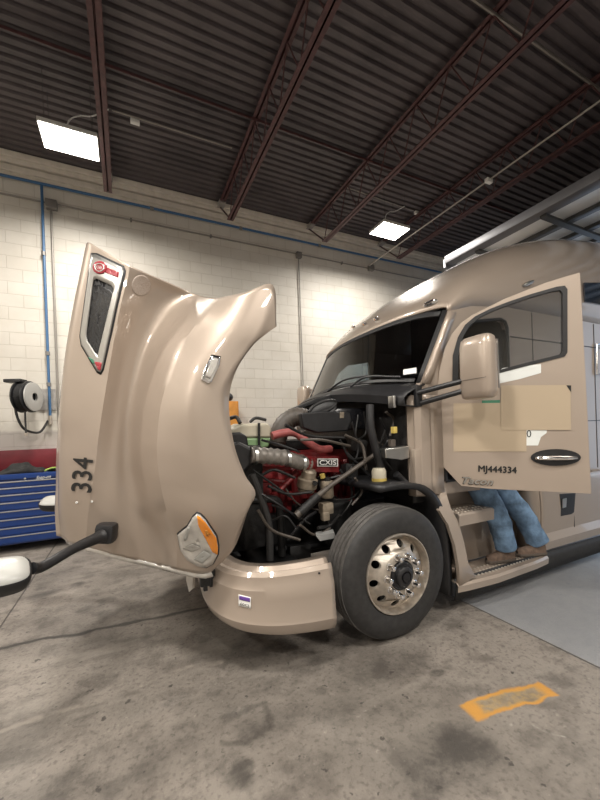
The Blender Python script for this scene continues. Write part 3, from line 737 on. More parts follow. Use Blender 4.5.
# ---- wheels
def make_wheel(cx_, yo, name='front_wheel'):
    c = Vector((cx_, yo, .5)); a = Vector((0, -1, 0)); wh = MB()
    tp = [(.295, -.02), (.31, .004), (.34, .012), (.40, .014), (.455, .004), (.478, -.012), (.489, -.03)]
    wd = .275
    for g in range(5):
        y0 = -.03 - g * .043
        tp += [(.500 - .0015 * abs(g - 2) ** 2, y0 - .003), (.500 - .0015 * abs(g - 2) ** 2, y0 - .034)]
        if g < 4: tp += [(.480, y0 - .036), (.480, y0 - .043)]
    tp += [(.478, -wd + .012), (.455, -wd - .004), (.40, -wd - .014), (.31, -wd - .004), (.295, -wd + .02)]
    t = wh.lathe(tp, c, a, 72).build(name, 'rubber', truck, angle=28)
    b = MB()
    for g in range(5):
        y0 = -.03 - g * .043; r_ = .5005 - .0015 * abs(g - 2) ** 2
        b.lathe([(r_ - .012, y0 - .001), (r_ + .0015, y0 - .002), (r_ + .0015, y0 - .033), (r_ - .012, y0 - .034)], c, a, 72)
    b.build('tread', 'tread', t, angle=28)
    # rim: barrel + lip, holed disc, hub
    MB().lathe([(.298, -.03), (.303, .0), (.300, .012), (.292, .012), (.287, .0), (.283, -.03), (.276, -.06), (.27, -.16), (.27, -.23)], c, a, 56).build('rim_lip', 'alu', t)
    e1, e2 = Vector((1, 0, 0)), Vector((0, 0, 1))
    def pt(r, th, hgt): return c + (e1 * math.cos(th) + e2 * math.sin(th)) * r + a * hgt
    prof = lambda r: float(np.interp(r, [.09, .165, .19, .24, .278], [.035, .032, .012, -.028, -.055]))
    loops = [[(math.cos(k / 96 * 2 * PI) * .278, math.sin(k / 96 * 2 * PI) * .278, 0) for k in range(96)]]
    for k in range(10):
        th = 2 * PI * k / 10 + .16
        loops.append([(math.cos(th) * .222 + .030 * math.cos(q), math.sin(th) * .222 + .030 * math.sin(q), 0) for q in np.linspace(0, 2 * PI, 17)[:-1]])
    inner = [(math.cos(k / 60 * 2 * PI) * .175, math.sin(k / 60 * 2 * PI) * .175, 0) for k in range(60)]
    loops.append(inner)
    b = MB(); L2 = [[Vector(p) for p in l] for l in loops]; tri = tessellate_polygon(L2); flat = [p for l in L2 for p in l]
    vs = [b.bm.verts.new(pt(p.xy.length, math.atan2(p.y, p.x), prof(p.xy.length))) for p in flat]
    for q in tri: b.face([vs[i] for i in q])
    k = 96
    for h in range(10):
        ring = vs[k:k + 16]; k += 16
        bk = [b.bm.verts.new(v.co - a * .02) for v in ring]
        for i in range(16): b.face([ring[i], ring[(i + 1) % 16], bk[(i + 1) % 16], bk[i]])
    b.lathe([(.175, prof(.175)), (.165, .033), (.112, .036), (.110, .02)], c, a, 60)
    b.build('rim_disc', 'alu', t, angle=40)
    MB().lathe([(.28, -.10), (.02, -.10)], c, a, 40).build('brake_drum', 'gloss_black', t)
    MB().lathe([(.104, .02), (.104, .04), (.094, .048), (.076, .048), (.072, .074), (.062, .082), (.046, .084), (.044, .072), (.001, .072)], c, a, 40).build('hub', 'black', t)
    MB().lathe([(.036, .07), (.033, .088), (.001, .088)], c, a, 20).build('hub_cap', 'gloss_black', t)
    proto = None
    for k in range(10):
        th = 2 * PI * k / 10
        MB().lathe([(.027, .03), (.027, .04), (.021, .045), (.0205, .078), (.017, .090), (.009, .096), (.001, .097)], pt(.1425, th, 0), a, 16).build('lug_nut', 'chrome', t)
    return t
fw = make_wheel(1.81, 2.115)
def far_copy(o):
    c = copy_tree(o, truck); c.matrix_parent_inverse = Matrix.Translation(-truck.location)
    c.matrix_local = Matrix.Translation((2 * 1.81, 2 * YC, 0)) @ Matrix.Rotation(PI, 4, 'Z'); return c
far_copy(fw)
MB().box2((1.77, 2.5, .42), (1.89, 4.2, .54), bev=.02).build('front_axle', 'frame', truck)
for s in (0, 1):
    g = far if s else Vector
    MB().box2(g((.62, 2.92, .62)), g((6.6, 3.0, .88))).build('frame_rail', 'frame', truck)
    MB().tube([g((1.1, 2.86, .60)), g((1.83, 2.86, .55)), g((2.6, 2.86, .62))], .035, 8, smooth=5).build('leaf_spring', 'frame', truck)
    MB().tube([g((1.70, 2.78, .55)), g((1.66, 2.80, 1.0))], .035, 10).build('shock_absorber', 'dark', truck)
MB().box2((.62, 2.9, .55), (.74, 3.8, .85), bev=.02).build('cross_member', 'frame', truck)

# ---- inner fender behind / above the wheel
def strip(name, xz, y0, y1, m, par, solid=.012, smooth=4):
    ln = cr_line([(x, 0, z) for x, z in xz], smooth) if smooth else [Vector((x, 0, z)) for x, z in xz]
    b = MB(); b.grid([[Vector((p.x, y, p.z)) for y in np.linspace(y0, y1, 5)] for p in ln]); return b.build(name, m, par, solid=solid)
strip('inner_fender', [(1.72, 1.16), (1.95, 1.165), (2.18, 1.12), (2.34, .98), (2.42, .76), (2.45, .5), (2.45, .16)], 2.19, 2.9, 'black', truck, solid=.05)
strip('inner_fender', [(1.72, 1.16), (1.95, 1.165), (2.18, 1.12), (2.34, .98), (2.42, .76), (2.45, .5), (2.45, .16)], far((0, 2.14, 0)).y, 3.8, 'black', truck)

# ---- cab body
W_ = 1.08
ZS = lambda x: float(np.interp(x, [2.25, 2.6, 2.9, 3.4, 8], [1.98, 2.62, 2.70, 2.75, 2.75]))
ZC = lambda x: float(np.interp(x, ROOFX, ROOFZ))
ROOFX = [2.50, 2.60, 2.72, 2.9, 3.1, 3.35, 3.7, 4.1, 4.6, 5.2, 6.0, 6.7]
ROOFZ = [2.70, 2.83, 2.95, 3.09, 3.23, 3.38, 3.57, 3.76, 3.94, 4.10, 4.24, 4.30]
rows = []
xs = list(np.linspace(2.50, 3.1, 13)) + list(np.linspace(3.2, 6.7, 18))
for x in xs:
    r = []; n = float(np.interp(x, [2.5, 3.2, 4.5], [5, 3.4, 3.0]))
    for th in np.linspace(-PI / 2, PI / 2, 41):
        u = math.copysign(abs(math.sin(th)) ** .8, th); k = (1 - abs(u) ** n) ** (1 / n)
        dx = .10 * abs(u) ** 2 * max(0, 1 - (x - 2.5) / 1.2)
        zs = ZS(x + dx)
        r.append(Vector((x + dx, YC + u * W_, zs + (ZC(x) - zs) * k)))
    rows.append(r)
b = MB(); b.grid(rows)
b.prism([p for p in rows[-1]], (.01, 0, 0))
roof = b.build('roof', 'paint', truck, solid=.02, angle=40)
rbv = BVHTree.FromObject(roof, bpy.context.evaluated_depsgraph_get())
def on_roof(px, py, off=.01):
    d = ray(px, py).normalized(); h = rbv.ray_cast(CAMP, d)
    if h[0] is None: h = rbv.find_nearest(at(px, py, 3.0))
    n = h[1]; n = -n if n.dot(d) > 0 else n
    return h[0] + n * off, n
# side panels with door opening (near) or window (far)
side = [(2.16, 1.02), (2.16, 1.86), (2.25, 1.98), (2.60, 2.62), (2.9, 2.70), (3.4, 2.75), (6.7, 2.75), (6.7, 1.0), (3.46, 1.0), (3.46, .98)]
hole = [(2.50, 1.12), (2.50, 1.97), (2.60, 2.20), (2.74, 2.42), (2.92, 2.56), (3.30, 2.62), (3.37, 2.60), (3.40, 2.54), (3.40, 1.12)]
yn = YC - W_; yf = YC + W_
b = MB(); b.holed([[(x, yn, z) for x, z in side], [(x, yn, z) for x, z in hole]], (0, .05, 0))
cab = b.build('cab_side', 'paint', truck, angle=30)
whole = [(2.58, 2.0), (2.66, 2.22), (2.78, 2.42), (2.94, 2.54), (3.32, 2.60), (3.36, 2.05)]
b = MB(); b.holed([[(x, yf, z) for x, z in side], [(x, yf, z) for x, z in whole]], (0, -.05, 0))
b.build('cab_side', 'paint', truck, angle=30)
MB().prism([(x, yf - .02, z) for x, z in whole], (0, -.006, 0)).build('passenger_window', 'sglass', truck)
# door opening seal and B pillar trim
MB().tube([(x, yn - .004, z) for x, z in hole] + [(hole[0][0], yn - .004, hole[0][1])], .016, 8).build('door_seal', 'seal', cab)
MB().box2((3.40, yn + .01, 1.1), (3.44, yn + .10, 2.6)).build('pillar_trim', 'interior', cab)
# interior
MB().box2((2.3, yn + .08, 1.08), (6.6, yf - .08, 1.14)).build('cab_floor', 'interior', truck)
MB().box2((2.28, yn + .1, 1.14), (2.62, yf - .1, 1.86), bev=.06).build('dashboard', 'interior', truck)
MB().box2((4.15, yn + .06, 1.12), (4.2, yf - .06, 3.3)).build('sleeper_bulkhead', 'interior', truck)
for yy in (2.86, 3.9):
    st = MB().box2((3.15, yy - .25, 1.40), (3.68, yy + .25, 1.58), bev=.05).box2((3.3, yy - .12, 1.12), (3.55, yy + .12, 1.45)).build('seat', 'seat', truck)
    MB().box((3.76, yy, 1.93), (.14, .48, .75), (0, .15, 0), .05).box((3.84, yy, 2.40), (.10, .26, .18), (0, .15, 0), .03).build('backrest', 'seat', st)
MB().lathe([(.215, -.014), (.23, 0), (.215, .014), (.20, 0), (.215, -.014)], (2.80, 2.86, 1.86), (-.6, 0, -.8), 28).tube([(2.80, 2.86, 1.86), (2.62, 2.86, 1.6)], .03, 8).tube([(2.8, 2.65, 1.86), (2.8, 3.07, 1.86)], .014, 6).build('steering_wheel', 'black', truck)
# windshield
def wspt(u, v):  # u -1..1 across, v 0..1 up
    bx = 2.15 + .11 * u * u; tx = 2.50 + .10 * u * u
    zb = 2.06 - .09 * u * u; zt = 2.70 - .08 * abs(u) ** 4
    return Vector((bx + (tx - bx) * v, YC + u * W_ * .995, zb + (zt - zb) * v))
def wsgrid(u0, u1, v0, v1, off, nu=25, nv=6):
    return [[wspt(u, v) + Vector((-.8, 0, .5)) * off for u in np.linspace(u0, u1, nu)] for v in np.linspace(v0, v1, nv)]
b = MB(); b.grid(wsgrid(-.97, .97, .03, .95, .0)); ws = b.build('windshield', 'glass', truck)
b = MB()
for a in ((-1, -.965, 0, 1), (.93, 1, 0, 1), (-.94, .94, .93, 1.0), (-.94, .94, 0, .05)): b.grid(wsgrid(*a, .006))
b.build('windshield_seal', 'seal', ws, solid=.012)
b = MB(); b.grid([[wspt(-1 - .02 * 0, v) + Vector((.0 + k, -.004 - .0 * k, 0)) for k in (0, .05, .10)] for v in np.linspace(0, 1, 8)]); b.build('pillar_cover', 'paint', ws, solid=.008)
def wsp(px, py):  # pixel to windshield
    best = None
    for u in np.linspace(-.98, .2, 119):
        for v in np.linspace(0, 1, 41):
            p = wspt(u, v); d = p - CAMP; zc = d.dot(cf); e = (CX + F * d.dot(cr) / zc - px) ** 2 + (CY - F * d.dot(cu) / zc - py) ** 2
            if best is None or e < best[0]: best = (e, p)
    return best[1] + Vector((-.01, -.004, .006))
MB().prism([wsp(*q) for q in ((404, 370), (416.5, 368), (416.5, 374.5), (404, 376.5))], (.002, 0, -.001)).build('permit_sticker', 'decal_white', ws)
MB().tube([wspt(.25, -.02) + Vector((-.04, 0, .0)), wspt(-.05, .09) + Vector((-.04, 0, .02)), wspt(-.42, .10) + Vector((-.04, 0, .02))], .011, 6, smooth=4).build('wiper', 'black', ws)
MB().tube([wspt(-.22, -.02) + Vector((-.04, 0, .0)), wspt(-.42, .08) + Vector((-.04, 0, .02)), wspt(-.82, .05) + Vector((-.03, 0, .02))], .011, 6, smooth=4).build('wiper', 'black', ws)
# roof lamps
def roof_lamp(px, py, rx, ry, rot=-.35, m='chrome'):
    c, n = on_roof(px, py, .006); ux = (on_roof(px + 3, py - 1.2, .006)[0] - c).normalized(); uy = n.cross(ux).normalized()
    b = MB(); rows = []
    for f, h in ((1, 0), (.95, .02), (.7, .032), (.02, .036)): rows.append([c + ux * rx * f * math.cos(q) + uy * ry * f * math.sin(q) + n * h for q in np.linspace(0, 2 * PI, 21)[:-1]])
    b.grid(rows, closed=True); return b.build('marker_lamp', m, roof)
for q in ((354, 328), (365, 325), (377, 320)): roof_lamp(*q, .055, .018)
roof_lamp(431, 304.5, .075, .026)
roof_lamp(527, 284, .10, .02, m='chrome_dull')
# cab lower: hinge pillar facets, firewall
b = MB()
pl_ = [(2.19, yn + .12), (2.15, yn + .06), (2.17, yn + .01), (2.22, yn - .012), (2.30, yn - .02), (2.335, yn - .002), (2.36, yn - .012), (2.46, yn - .012)]
b.grid([[(x, y, z) for x, y in pl_] for z in np.linspace(1.02, 1.87, 8)])
b.build('hinge_pillar', 'paint', cab, solid=.01, angle=15)
MB().box2((2.14, yn - .018, 1.03), (2.27, yn + .06, 1.42), bev=.014).build('pillar_block', 'paint', cab)
MB().box2((2.17, yn + .05, .95), (2.30, yf - .05, 1.98), bev=.02).build('firewall', 'dark', truck)
# cowl tray under the windshield
b = MB(); rows = []
for v, (dx, dz) in enumerate(((.02, -.0), (-.10, -.03), (-.24, -.06), (-.30, -.10), (-.29, -.17), (-.10, -.18))):
    rows.append([wspt(u, 0) + Vector((dx * (1 - .25 * u * u), 0, dz - (.0 if v < 2 else .02 * u * u))) for u in np.linspace(-1.02, 1.02, 31)])
b.grid(rows); cowl = b.build('cowl', 'black', truck, solid=.012, angle=30)
MB().box(at(392, 402, 2.33), (.03, .07, .10), bev=.01).build('washer_bracket', 'chrome_dull', cowl)
dc = cr_line([at(x, y, 2.75) for x, y in ((309, 412), (314, 406), (324, 401.5), (332, 400.5), (336, 402.5), (332, 408), (322, 412.5), (312, 415), (309, 412))], 4)
b = MB(); b.tube(dc, .014, 8, caps=False); b.build('duct_lip', 'dark', cowl)
b = MB(); cc = sum(dc, Vector()) / len(dc); b.grid([[p + Vector((.0, -.006, .0)) for p in dc], [p + Vector((.03, .02, -.10)) for p in dc], [cc.lerp(p, .8) + Vector((.05, .05, -.16)) for p in dc]]); b.build('duct_mouth', 'black', cowl, solid=.006)
MB().prism([at(x, y, 3.1) for x, y in ((293, 408), (316, 398.5), (336, 393), (334, 399), (318, 403), (297, 410.5))], (.05, .25, .0)).build('cowl_wing', 'black', cowl, bevel=.01)
# ---- door, open 45 degrees
hp = Vector((2.45, yn - .012, 0)); th = math.radians(45)
ddir = Vector((math.cos(th), -math.sin(th), 0)); dn = Vector((-math.sin(th), -math.cos(th), 0))   # outward face normal
dpl = lambda px, py, off=0.: at_plane(px, py, hp + dn * off, dn)
outer = [(437, 401), (437.5, 440), (438, 461), (461, 486), (491, 489), (591.5, 494), (586, 380), (580, 272.5), (567, 276), (546, 282.5), (524, 291), (504, 299), (486, 308), (472, 315), (461, 323), (452, 334), (445, 348), (439, 372)]
win = [(453.5, 384.5), (454, 355), (459, 337), (466, 325), (476, 316.5), (490, 309.5), (508, 302.5), (530, 295), (556, 287.5), (564, 286.5), (566.5, 290), (566.5, 352), (564, 356), (520, 367)]
b = MB(); b.holed([[dpl(*q) for q in outer], [dpl(*q) for q in win]], -dn * .055)
door = b.build('door', 'paint', truck, bevel=.008, angle=30)
def ring(loop, k, cxy): return [(cxy[0] + (x - cxy[0]) * k, cxy[1] + (y - cxy[1]) * k) for x, y in loop]
wc = (515, 333)
b = MB(); o_ = [dpl(*q, .006) for q in ring(win, 1.02, wc)]; i_ = [dpl(*q, .006) for q in ring(win, .925, wc)]
b.holed([o_, i_], -dn * .03); b.build('window_seal', 'seal', door)
MB().prism([dpl(*q, -.02) for q in ring(win, .95, wc)], -dn * .005).build('window_glass', 'sglass', door)
MB().box2((0, 0, 0), (.001, .001, .001)).bm.free()
def dbar(b, q0, q1, r, off): b.tube([dpl(*q0, off), dpl(*q1, off)], r, 8)
MB().prism([dpl(*q, .012) for q in ngon(556, 457.5, 25, 8.4, 28, .0)], -dn * .01).build('handle_bezel', 'black', door)
b = MB(); hs = [(536, 458.5, .012), (541, 458, .03), (556, 458, .034), (570, 458, .03), (577, 458, .012)]
b.tube([dpl(x, y, o) for x, y, o in hs], [.012, .016, .017, .015, .010], 10, smooth=4); b.build('door_handle', 'chrome', door)
def door_sheet(name, poly, m, off): return MB().prism([dpl(*q, off) for q in poly], -dn * .0015).build(name, m, door, flat=True)
door_sheet('logo_and_glint', [(497, 372), (503, 368), (541, 364), (541, 373), (520, 379), (497, 384)], 'decal_white', .0025)  # pale reflection under the window, painted on as a white sheet
door_sheet('logo_and_glint', [(520, 429), (547, 429), (546.5, 433), (541, 437), (538, 445.5), (524, 445.5)], 'decal_white', .0025)
lettering('logo_letter', '0', 'decal_black', door, lambda u, v: (dpl(526.6 + 4.6 * u, 437.3 - 7.2 * v, .0026), dn))
door_sheet('logo_edge', [(482, 400.5), (500, 400), (500, 404), (482, 404)], 'green', .0025)
cs = door_sheet('cover_sheet', [(453.5, 403.5), (526.5, 402.5), (526.5, 451.5), (453.5, 451.5)], 'cover', .004)
door_sheet('cover_sheet', [(501, 385.5), (570.5, 385), (571, 430), (501, 430)], 'cover', .007)
door_sheet('logo_corner', [(566.5, 385.3), (571.2, 385.3), (571.2, 392.5)], 'decal_black', .009)
lettering('carrier_number', 'MJ444334', 'decal_black', door, lambda u, v: (dpl(478.5 + 38 * u, 473.6 + 1.7 * u - 8.2 * v, .002), dn), bold=.035)
lettering('model_script', 'Tacon', 'chrome_dull', door, lambda u, v: (dpl(463 + 30 * u, 483.2 + 1.8 * u - 6.2 * v, .004), dn), .35, th=.004, bold=.02)
lettering('script_shadow', 'Tacon', 'decal_black', door, lambda u, v: (dpl(462.2 + 31 * u, 483.9 + 1.8 * u - 7 * v, .002), dn), .35, bold=.02)

# ---- main mirrors
def cab_mirror(flip):
    g = far if flip else Vector
    b = MB(); rows = []
    for z, k, f in ((1.80, .80, .55), (1.815, .93, .8), (1.86, 1, 1), (2.20, .98, 1), (2.255, .93, .85), (2.275, .78, .55)):
        cx0, cy0 = 2.43, 1.86
        rows.append([g((cx0 + .035 * math.copysign(abs(math.cos(q)) ** .6, math.cos(q)) * f * 2.2, cy0 + .135 * k * math.copysign(abs(math.sin(q)) ** .6, math.sin(q)), z)) for q in np.linspace(0, 2 * PI, 29)[:-1]])
    b.grid(rows, closed=True); b.face([v for v in b.bm.verts][:28]); b.face([v for v in b.bm.verts][-28:])
    mh = b.build('mirror_head', 'paint', truck, angle=50)
    MB().box2(g((2.50, 1.745, 1.87)), g((2.515, 1.975, 2.24)), bev=.004).build('mirror_glass', 'mirror', mh)
    b = MB()
    b.tube([g((2.19, yn - .02, 1.885)), g((2.30, 2.06, 1.925)), g((2.42, 1.92, 1.96))], .022, 10)
    b.tube([g((2.22, yn - .02, 1.80)), g((2.32, 2.06, 1.845)), g((2.42, 1.92, 1.885))], .022, 10)
    b.box(g((2.20, yn + .0, 1.86)), (.07, .06, .18), bev=.012)
    b.build('mirror_arm', 'black', mh)
    b = MB(); b.grid([[Vector(r) for r in rw] for rw in [[g((2.353 - .004, y, z)) for y in np.linspace(1.735, 1.985, 6)] for z in (1.945, 1.948)]])
    b.build('mirror_seam', 'seal', mh)
cab_mirror(False); cab_mirror(True)

# ---- steps, side fairings
def ysk(x): return float(np.interp(x, [2.3, 2.5, 2.9, 3.5, 4.0, 7], [2.17, 2.12, 2.09, 2.11, 2.16, 2.17]))
b = MB()
fr = [(2.43, 1.06, 2.27), (2.36, .98, 2.22), (2.30, .90, 2.17), (2.37, .78, 2.15), (2.42, .60, 2.13), (2.445, .42, 2.12), (2.45, .26, 2.12)]
bk_ = [(2.50, 1.06, 2.27), (2.47, .98, 2.22), (2.47, .90, 2.19), (2.53, .78, 2.17), (2.57, .60, 2.15), (2.60, .42, 2.14), (2.66, .30, 2.12)]
rows = []
for (x0, z0, y0), (x1, z1, y1) in zip(fr, bk_):
    rows.append([(x0 + .04, y0 + .07, z0), (x0 + .01, y0 + .03, z0), (x0 + .012, y0, z0), (x1 - .01, y1 - .004, z1), (x1, y1 + .02, z1), (x1 + .02, y1 + .33, z1)])
b.grid(rows); fair = b.build('step_fairing', 'paint', truck, solid=.012, angle=25)
# lower step: bowed tray
def step(z, x0, x1, yback, lip, name):
    xs_ = np.linspace(x0, x1, 12); b = MB()
    b.grid([[(x, y_, z_) for x in xs_] for y_, z_ in ()] or [[(x, ysk(x) + dy, zz_) for x in xs_] for dy, zz_ in ((.03, z - lip - .02), (.0, z - lip), (-.005, z - .02), (.01, z), (.05, z), (yback, z))])
    n0 = len(b.bm.faces)
    for i in range(int((x1 - x0 - .12) / .045)):
        for j in range(3): b.ball((x0 + .08 + i * .045, ysk(x0 + .08 + i * .045) + .07 + j * .06, z + .003), .011, (1, 1, .5), 8)
    b.bm.faces.ensure_lookup_table()
    for f in b.bm.faces[n0:]: f.material_index = 1
    s_ = b.build(name, 'paint', truck, angle=30); s_.data.materials.append(M['alu']); return s_
step(.275, 2.45, 3.72, .32, .075, 'lower_step')
b = MB(); b.grid([[(x, y_, z_) for x in (2.52, 2.7, 2.92, 2.97)] for y_, z_ in ((2.20, .735), (2.16, .74), (2.155, .83), (2.17, .845), (2.5, .845))])
n0 = len(b.bm.faces)
for i in range(9):
    for j in range(3): b.ball((2.56 + i * .043, 2.20 + j * .06, .848), .011, (1, 1, .5), 8)
b.bm.faces.ensure_lookup_table()
for f in b.bm.faces[n0:]: f.material_index = 1
us = b.build('upper_step', 'paint', truck, angle=30); us.data.materials.append(M['alu'])
MB().box2((2.5, 2.44, .28), (3.80, 2.48, 1.02)).build('step_well', 'paint', truck)
MB().box2((2.95, 2.18, .28), (2.99, 2.46, .82)).bm.free()
b = MB()
pr = [(.02, 1.02), (.0, .98), (-.01, .70), (.0, .47), (-.035, .40), (-.02, .32), (.05, .29)]
xs_ = [3.72, 3.76] + list(np.linspace(3.9, 6.7, 12))
b.grid([[(x, 2.20 + d, z) for x in xs_] for d, z in pr]); b.grid([[(3.72, 2.20 + d, z), (3.72, 2.5, z)] for d, z in pr])
sf = b.build('side_fairing', 'paint', truck, solid=.01, angle=20)
MB().box2((4.30, 2.185, .3), (4.305, 2.2, 1.0)).build('panel_gap', 'black', sf)
lt = [at(x, y, 2.186) for x, y in ((559.5, 494), (575, 493), (573.5, 512), (571, 514), (560.5, 516))]
MB().prism(lt, (0, -.006, 0)).build('latch_recess', 'black', sf)
MB().prism([at(x, y, 2.176) for x, y in ((562, 499), (566, 498), (565.5, 507), (562, 508))], (0, -.008, 0)).build('latch_handle', 'chrome_dull', sf)
b = MB(); b.grid([[(x, y_, z_) for x in (2.47, 2.8, 3.3, 3.8, 4.4, 5.2, 6.7)] for y_, z_ in ((2.19, .29), (2.17, .24), (2.19, .11))]); b.build('rubber_skirt', 'rubber', truck, solid=.012)
# sleeper side details
MB().prism([at(x, y, yn) + Vector((0, -.001, 0)) for x, y in ((583, 283), (640, 283), (640, 312), (584, 302))], (0, -.012, 0)).build('sleeper_window', 'dglass', truck)
for x in (3.80, 4.98): MB().box2((x, yn - .004, 1.05), (x + .008, yn, 2.74)).build('panel_seam', 'black', cab)
MB().box2((3.45, yn - .004, 2.46), (6.6, yn, 2.468)).build('panel_seam', 'black', cab)
MB().box2((4.6, yn - .004, 1.60), (6.6, yn, 1.608)).build('panel_seam', 'black', cab)
gh = [at(x, y, yn - .02) for x, y in ((597, 344), (607, 344), (607, 374), (597, 374))]
b = MB(); b.tube(gh + [gh[0]], .012, 8); b.build('grab_handle', 'chrome', truck)
fg = [at(x, y, yn - .03) for x, y in ((591, 477), (600, 470), (612, 466), (620, 478), (606, 490), (596, 488))]
MB().prism(fg, (0, .03, 0)).build('fuel_cap_bezel', 'chrome', truck)
for x in (3.1, 3.28): MB().box2((x, yn - .025, 1.0), (x + .05, yn, 1.02)).bm.free()

# ---- engine bay
def P(px, py, Y): return at(px, py, Y)
eng = MB().box2((1.12, 3.0, .72), (2.05, 3.7, 1.18), bev=.03).box2((1.18, 3.05, 1.15), (2.02, 3.6, 1.42), bev=.04).build('engine', 'ered', truck)
b = MB()
for i in range(6): b.tube([(1.22 + i * .14, 2.99, 1.30), (1.22 + i * .14, 2.93, 1.12), (1.24 + i * .14, 2.98, .95)], .045, 8, smooth=3)
b.build('intake_runner', 'ered', eng)
MB().box2((1.14, 2.94, .98), (1.62, 3.05, 1.06), bev=.015).box2((1.05, 3.0, .62), (1.2, 3.3, 1.35), bev=.03).build('fuel_rail', 'ered', eng)
MB().box2((1.15, 3.1, 1.42), (2.05, 3.55, 1.52), bev=.04).build('valve_cover', 'dark', eng)
MB().box2((1.1, 2.95, .45), (2.0, 3.7, .74), bev=.05).build('oil_pan', 'dark', eng)
bp = [P(x, y, 2.70) for x, y in ((308, 457), (339, 456.5), (339, 472), (308, 472))]
MB().prism(bp, (.02, .12, 0)).build('name_housing', 'ered', eng)
MB().prism([P(x, y, 2.69) for x, y in ((317.5, 458.5), (338, 458.5), (338, 466.5), (317.5, 466.5))], (0, .004, 0)).build('name_plate', 'label_white', eng)
MB().prism([P(x, y, 2.685) for x, y in ((318.5, 459.5), (337, 459.5), (337, 465.5), (318.5, 465.5))], (0, .002, 0)).build('plate_field', 'decal_black', eng)
lettering('plate_text', 'CXIS', 'label_white', eng, lambda u, v: (P(319.5 + 16.5 * u, 464.9 - 4.8 * v, 2.683), Vector((0, -1, 0))), bold=.02)
MB().tube([P(272, 436, 2.75), P(283, 433, 2.75), P(295, 433, 2.75), P(306, 441, 2.72), P(319, 449, 2.72), P(330, 449, 2.78)], .034, 12, smooth=5).build('coolant_hose', 'rhose', eng)
b = MB(); pts = cr_line([P(250, 455, 2.62), P(268, 456, 2.62), P(285, 458, 2.62), P(298, 462, 2.64), P(308, 464, 2.68)], 8)
rad = [.060 + (.008 if (i // 1) % 3 == 0 and i < 18 else 0) for i in range(len(pts))]
b.tube(pts, rad, 16); b.build('charge_air_hose', 'ghose', eng)
for q in (pts[2], pts[17], pts[-6]):
    MB().tube([q - Vector((.012, 0, 0)), q + Vector((.012, 0, 0))], .071, 18).build('hose_clamp', 'chrome_dull', eng)
MB().tube([P(303, 463, 2.66), P(309, 464, 2.72), P(316, 463, 2.88)], [.066, .070, .055], 14, smooth=4).build('intake_elbow', 'ered', eng)
# coolant tank
tk = [P(x, y, 2.9) for x, y in ((229, 430), (240, 424), (268, 423), (272, 428), (271, 438), (228, 438))]
t1 = MB().prism(tk, (.02, .28, .01)).build('coolant_tank', 'tank', truck, bevel=.02)
tk2 = [P(x, y, 2.9) for x, y in ((228, 438), (271, 438), (269, 447), (262, 449), (235, 448), (229, 445))]
MB().prism(tk2, (.02, .28, .01)).build('coolant_level', 'coolant', t1, bevel=.015)
MB().tube([P(259, 423, 2.88), P(259, 448, 2.88)], .012, 8).build('tank_strap', 'dark', t1)
MB().tube([P(250, 422, 3.0), P(256, 418, 3.0), P(266, 420, 3.0)], .014, 8, smooth=4).tube([P(240, 423, 2.9), P(236, 417, 2.95), P(226, 420, 3.0)], .016, 8, smooth=4).build('vent_hose', 'rubber', t1)
# radiator with black charge-air duct
rd = MB().box2((.80, 2.72, .68), (.98, 4.0, 1.50), bev=.03).build('radiator', 'dark', truck)
MB().prism([P(x, y, 2.60) for x, y in ((226, 447), (238, 441), (250, 447), (262, 449), (262, 462), (252, 464), (240, 478), (231, 481), (224, 470))], (.03, .16, 0)).build('charge_duct', 'black', rd, bevel=.02)
MB().prism([P(x, y, 2.68) for x, y in ((226, 433), (240, 432), (247, 436), (249, 448), (240, 452), (226, 452))], (.03, .16, 0)).build('fan_shroud', 'black', rd, bevel=.015)
MB().tube([P(252, 474, 2.56), P(268, 520, 2.56), P(270, 560, 2.56)], .028, 10, smooth=5).build('drain_hose', 'rubber', rd)
MB().tube([P(253, 470, 2.6), P(292, 498, 2.6)], .009, 6).build('stay_rod', 'dark', rd)
MB().tube([P(252, 500, 2.72), P(276, 500, 2.72), P(280, 515, 2.74), P(282, 556, 2.74)], .032, 10, smooth=5).build('lower_hose', 'dark', rd)
# air cleaner and duct elbow
ac = MB().box2((1.62, 2.75, 1.60), (2.10, 3.45, 1.80), bev=.04).build('air_cleaner', 'gloss_black', truck)
MB().prism([P(x, y, 2.72) for x, y in ((301, 413), (322, 411), (350, 412), (352, 420), (348, 431), (318, 433), (303, 428))], (.02, .10, 0)).build('cleaner_cover', 'black', ac, bevel=.012)
MB().prism([P(x, y, 2.715) for x, y in ((340, 412), (344, 412), (344, 418), (340, 418))], (0, .004, 0)).build('service_label', 'tan', ac)
pts = cr_line([P(306, 418, 3.05), P(296, 417, 3.08), P(285, 423, 3.1), P(279, 434, 3.1), P(276, 445, 3.12)], 6)
b = MB(); b.tube(pts, [.085 + .006 * (i % 2) for i in range(len(pts))], 16); b.build('intake_duct', 'bhose', ac)
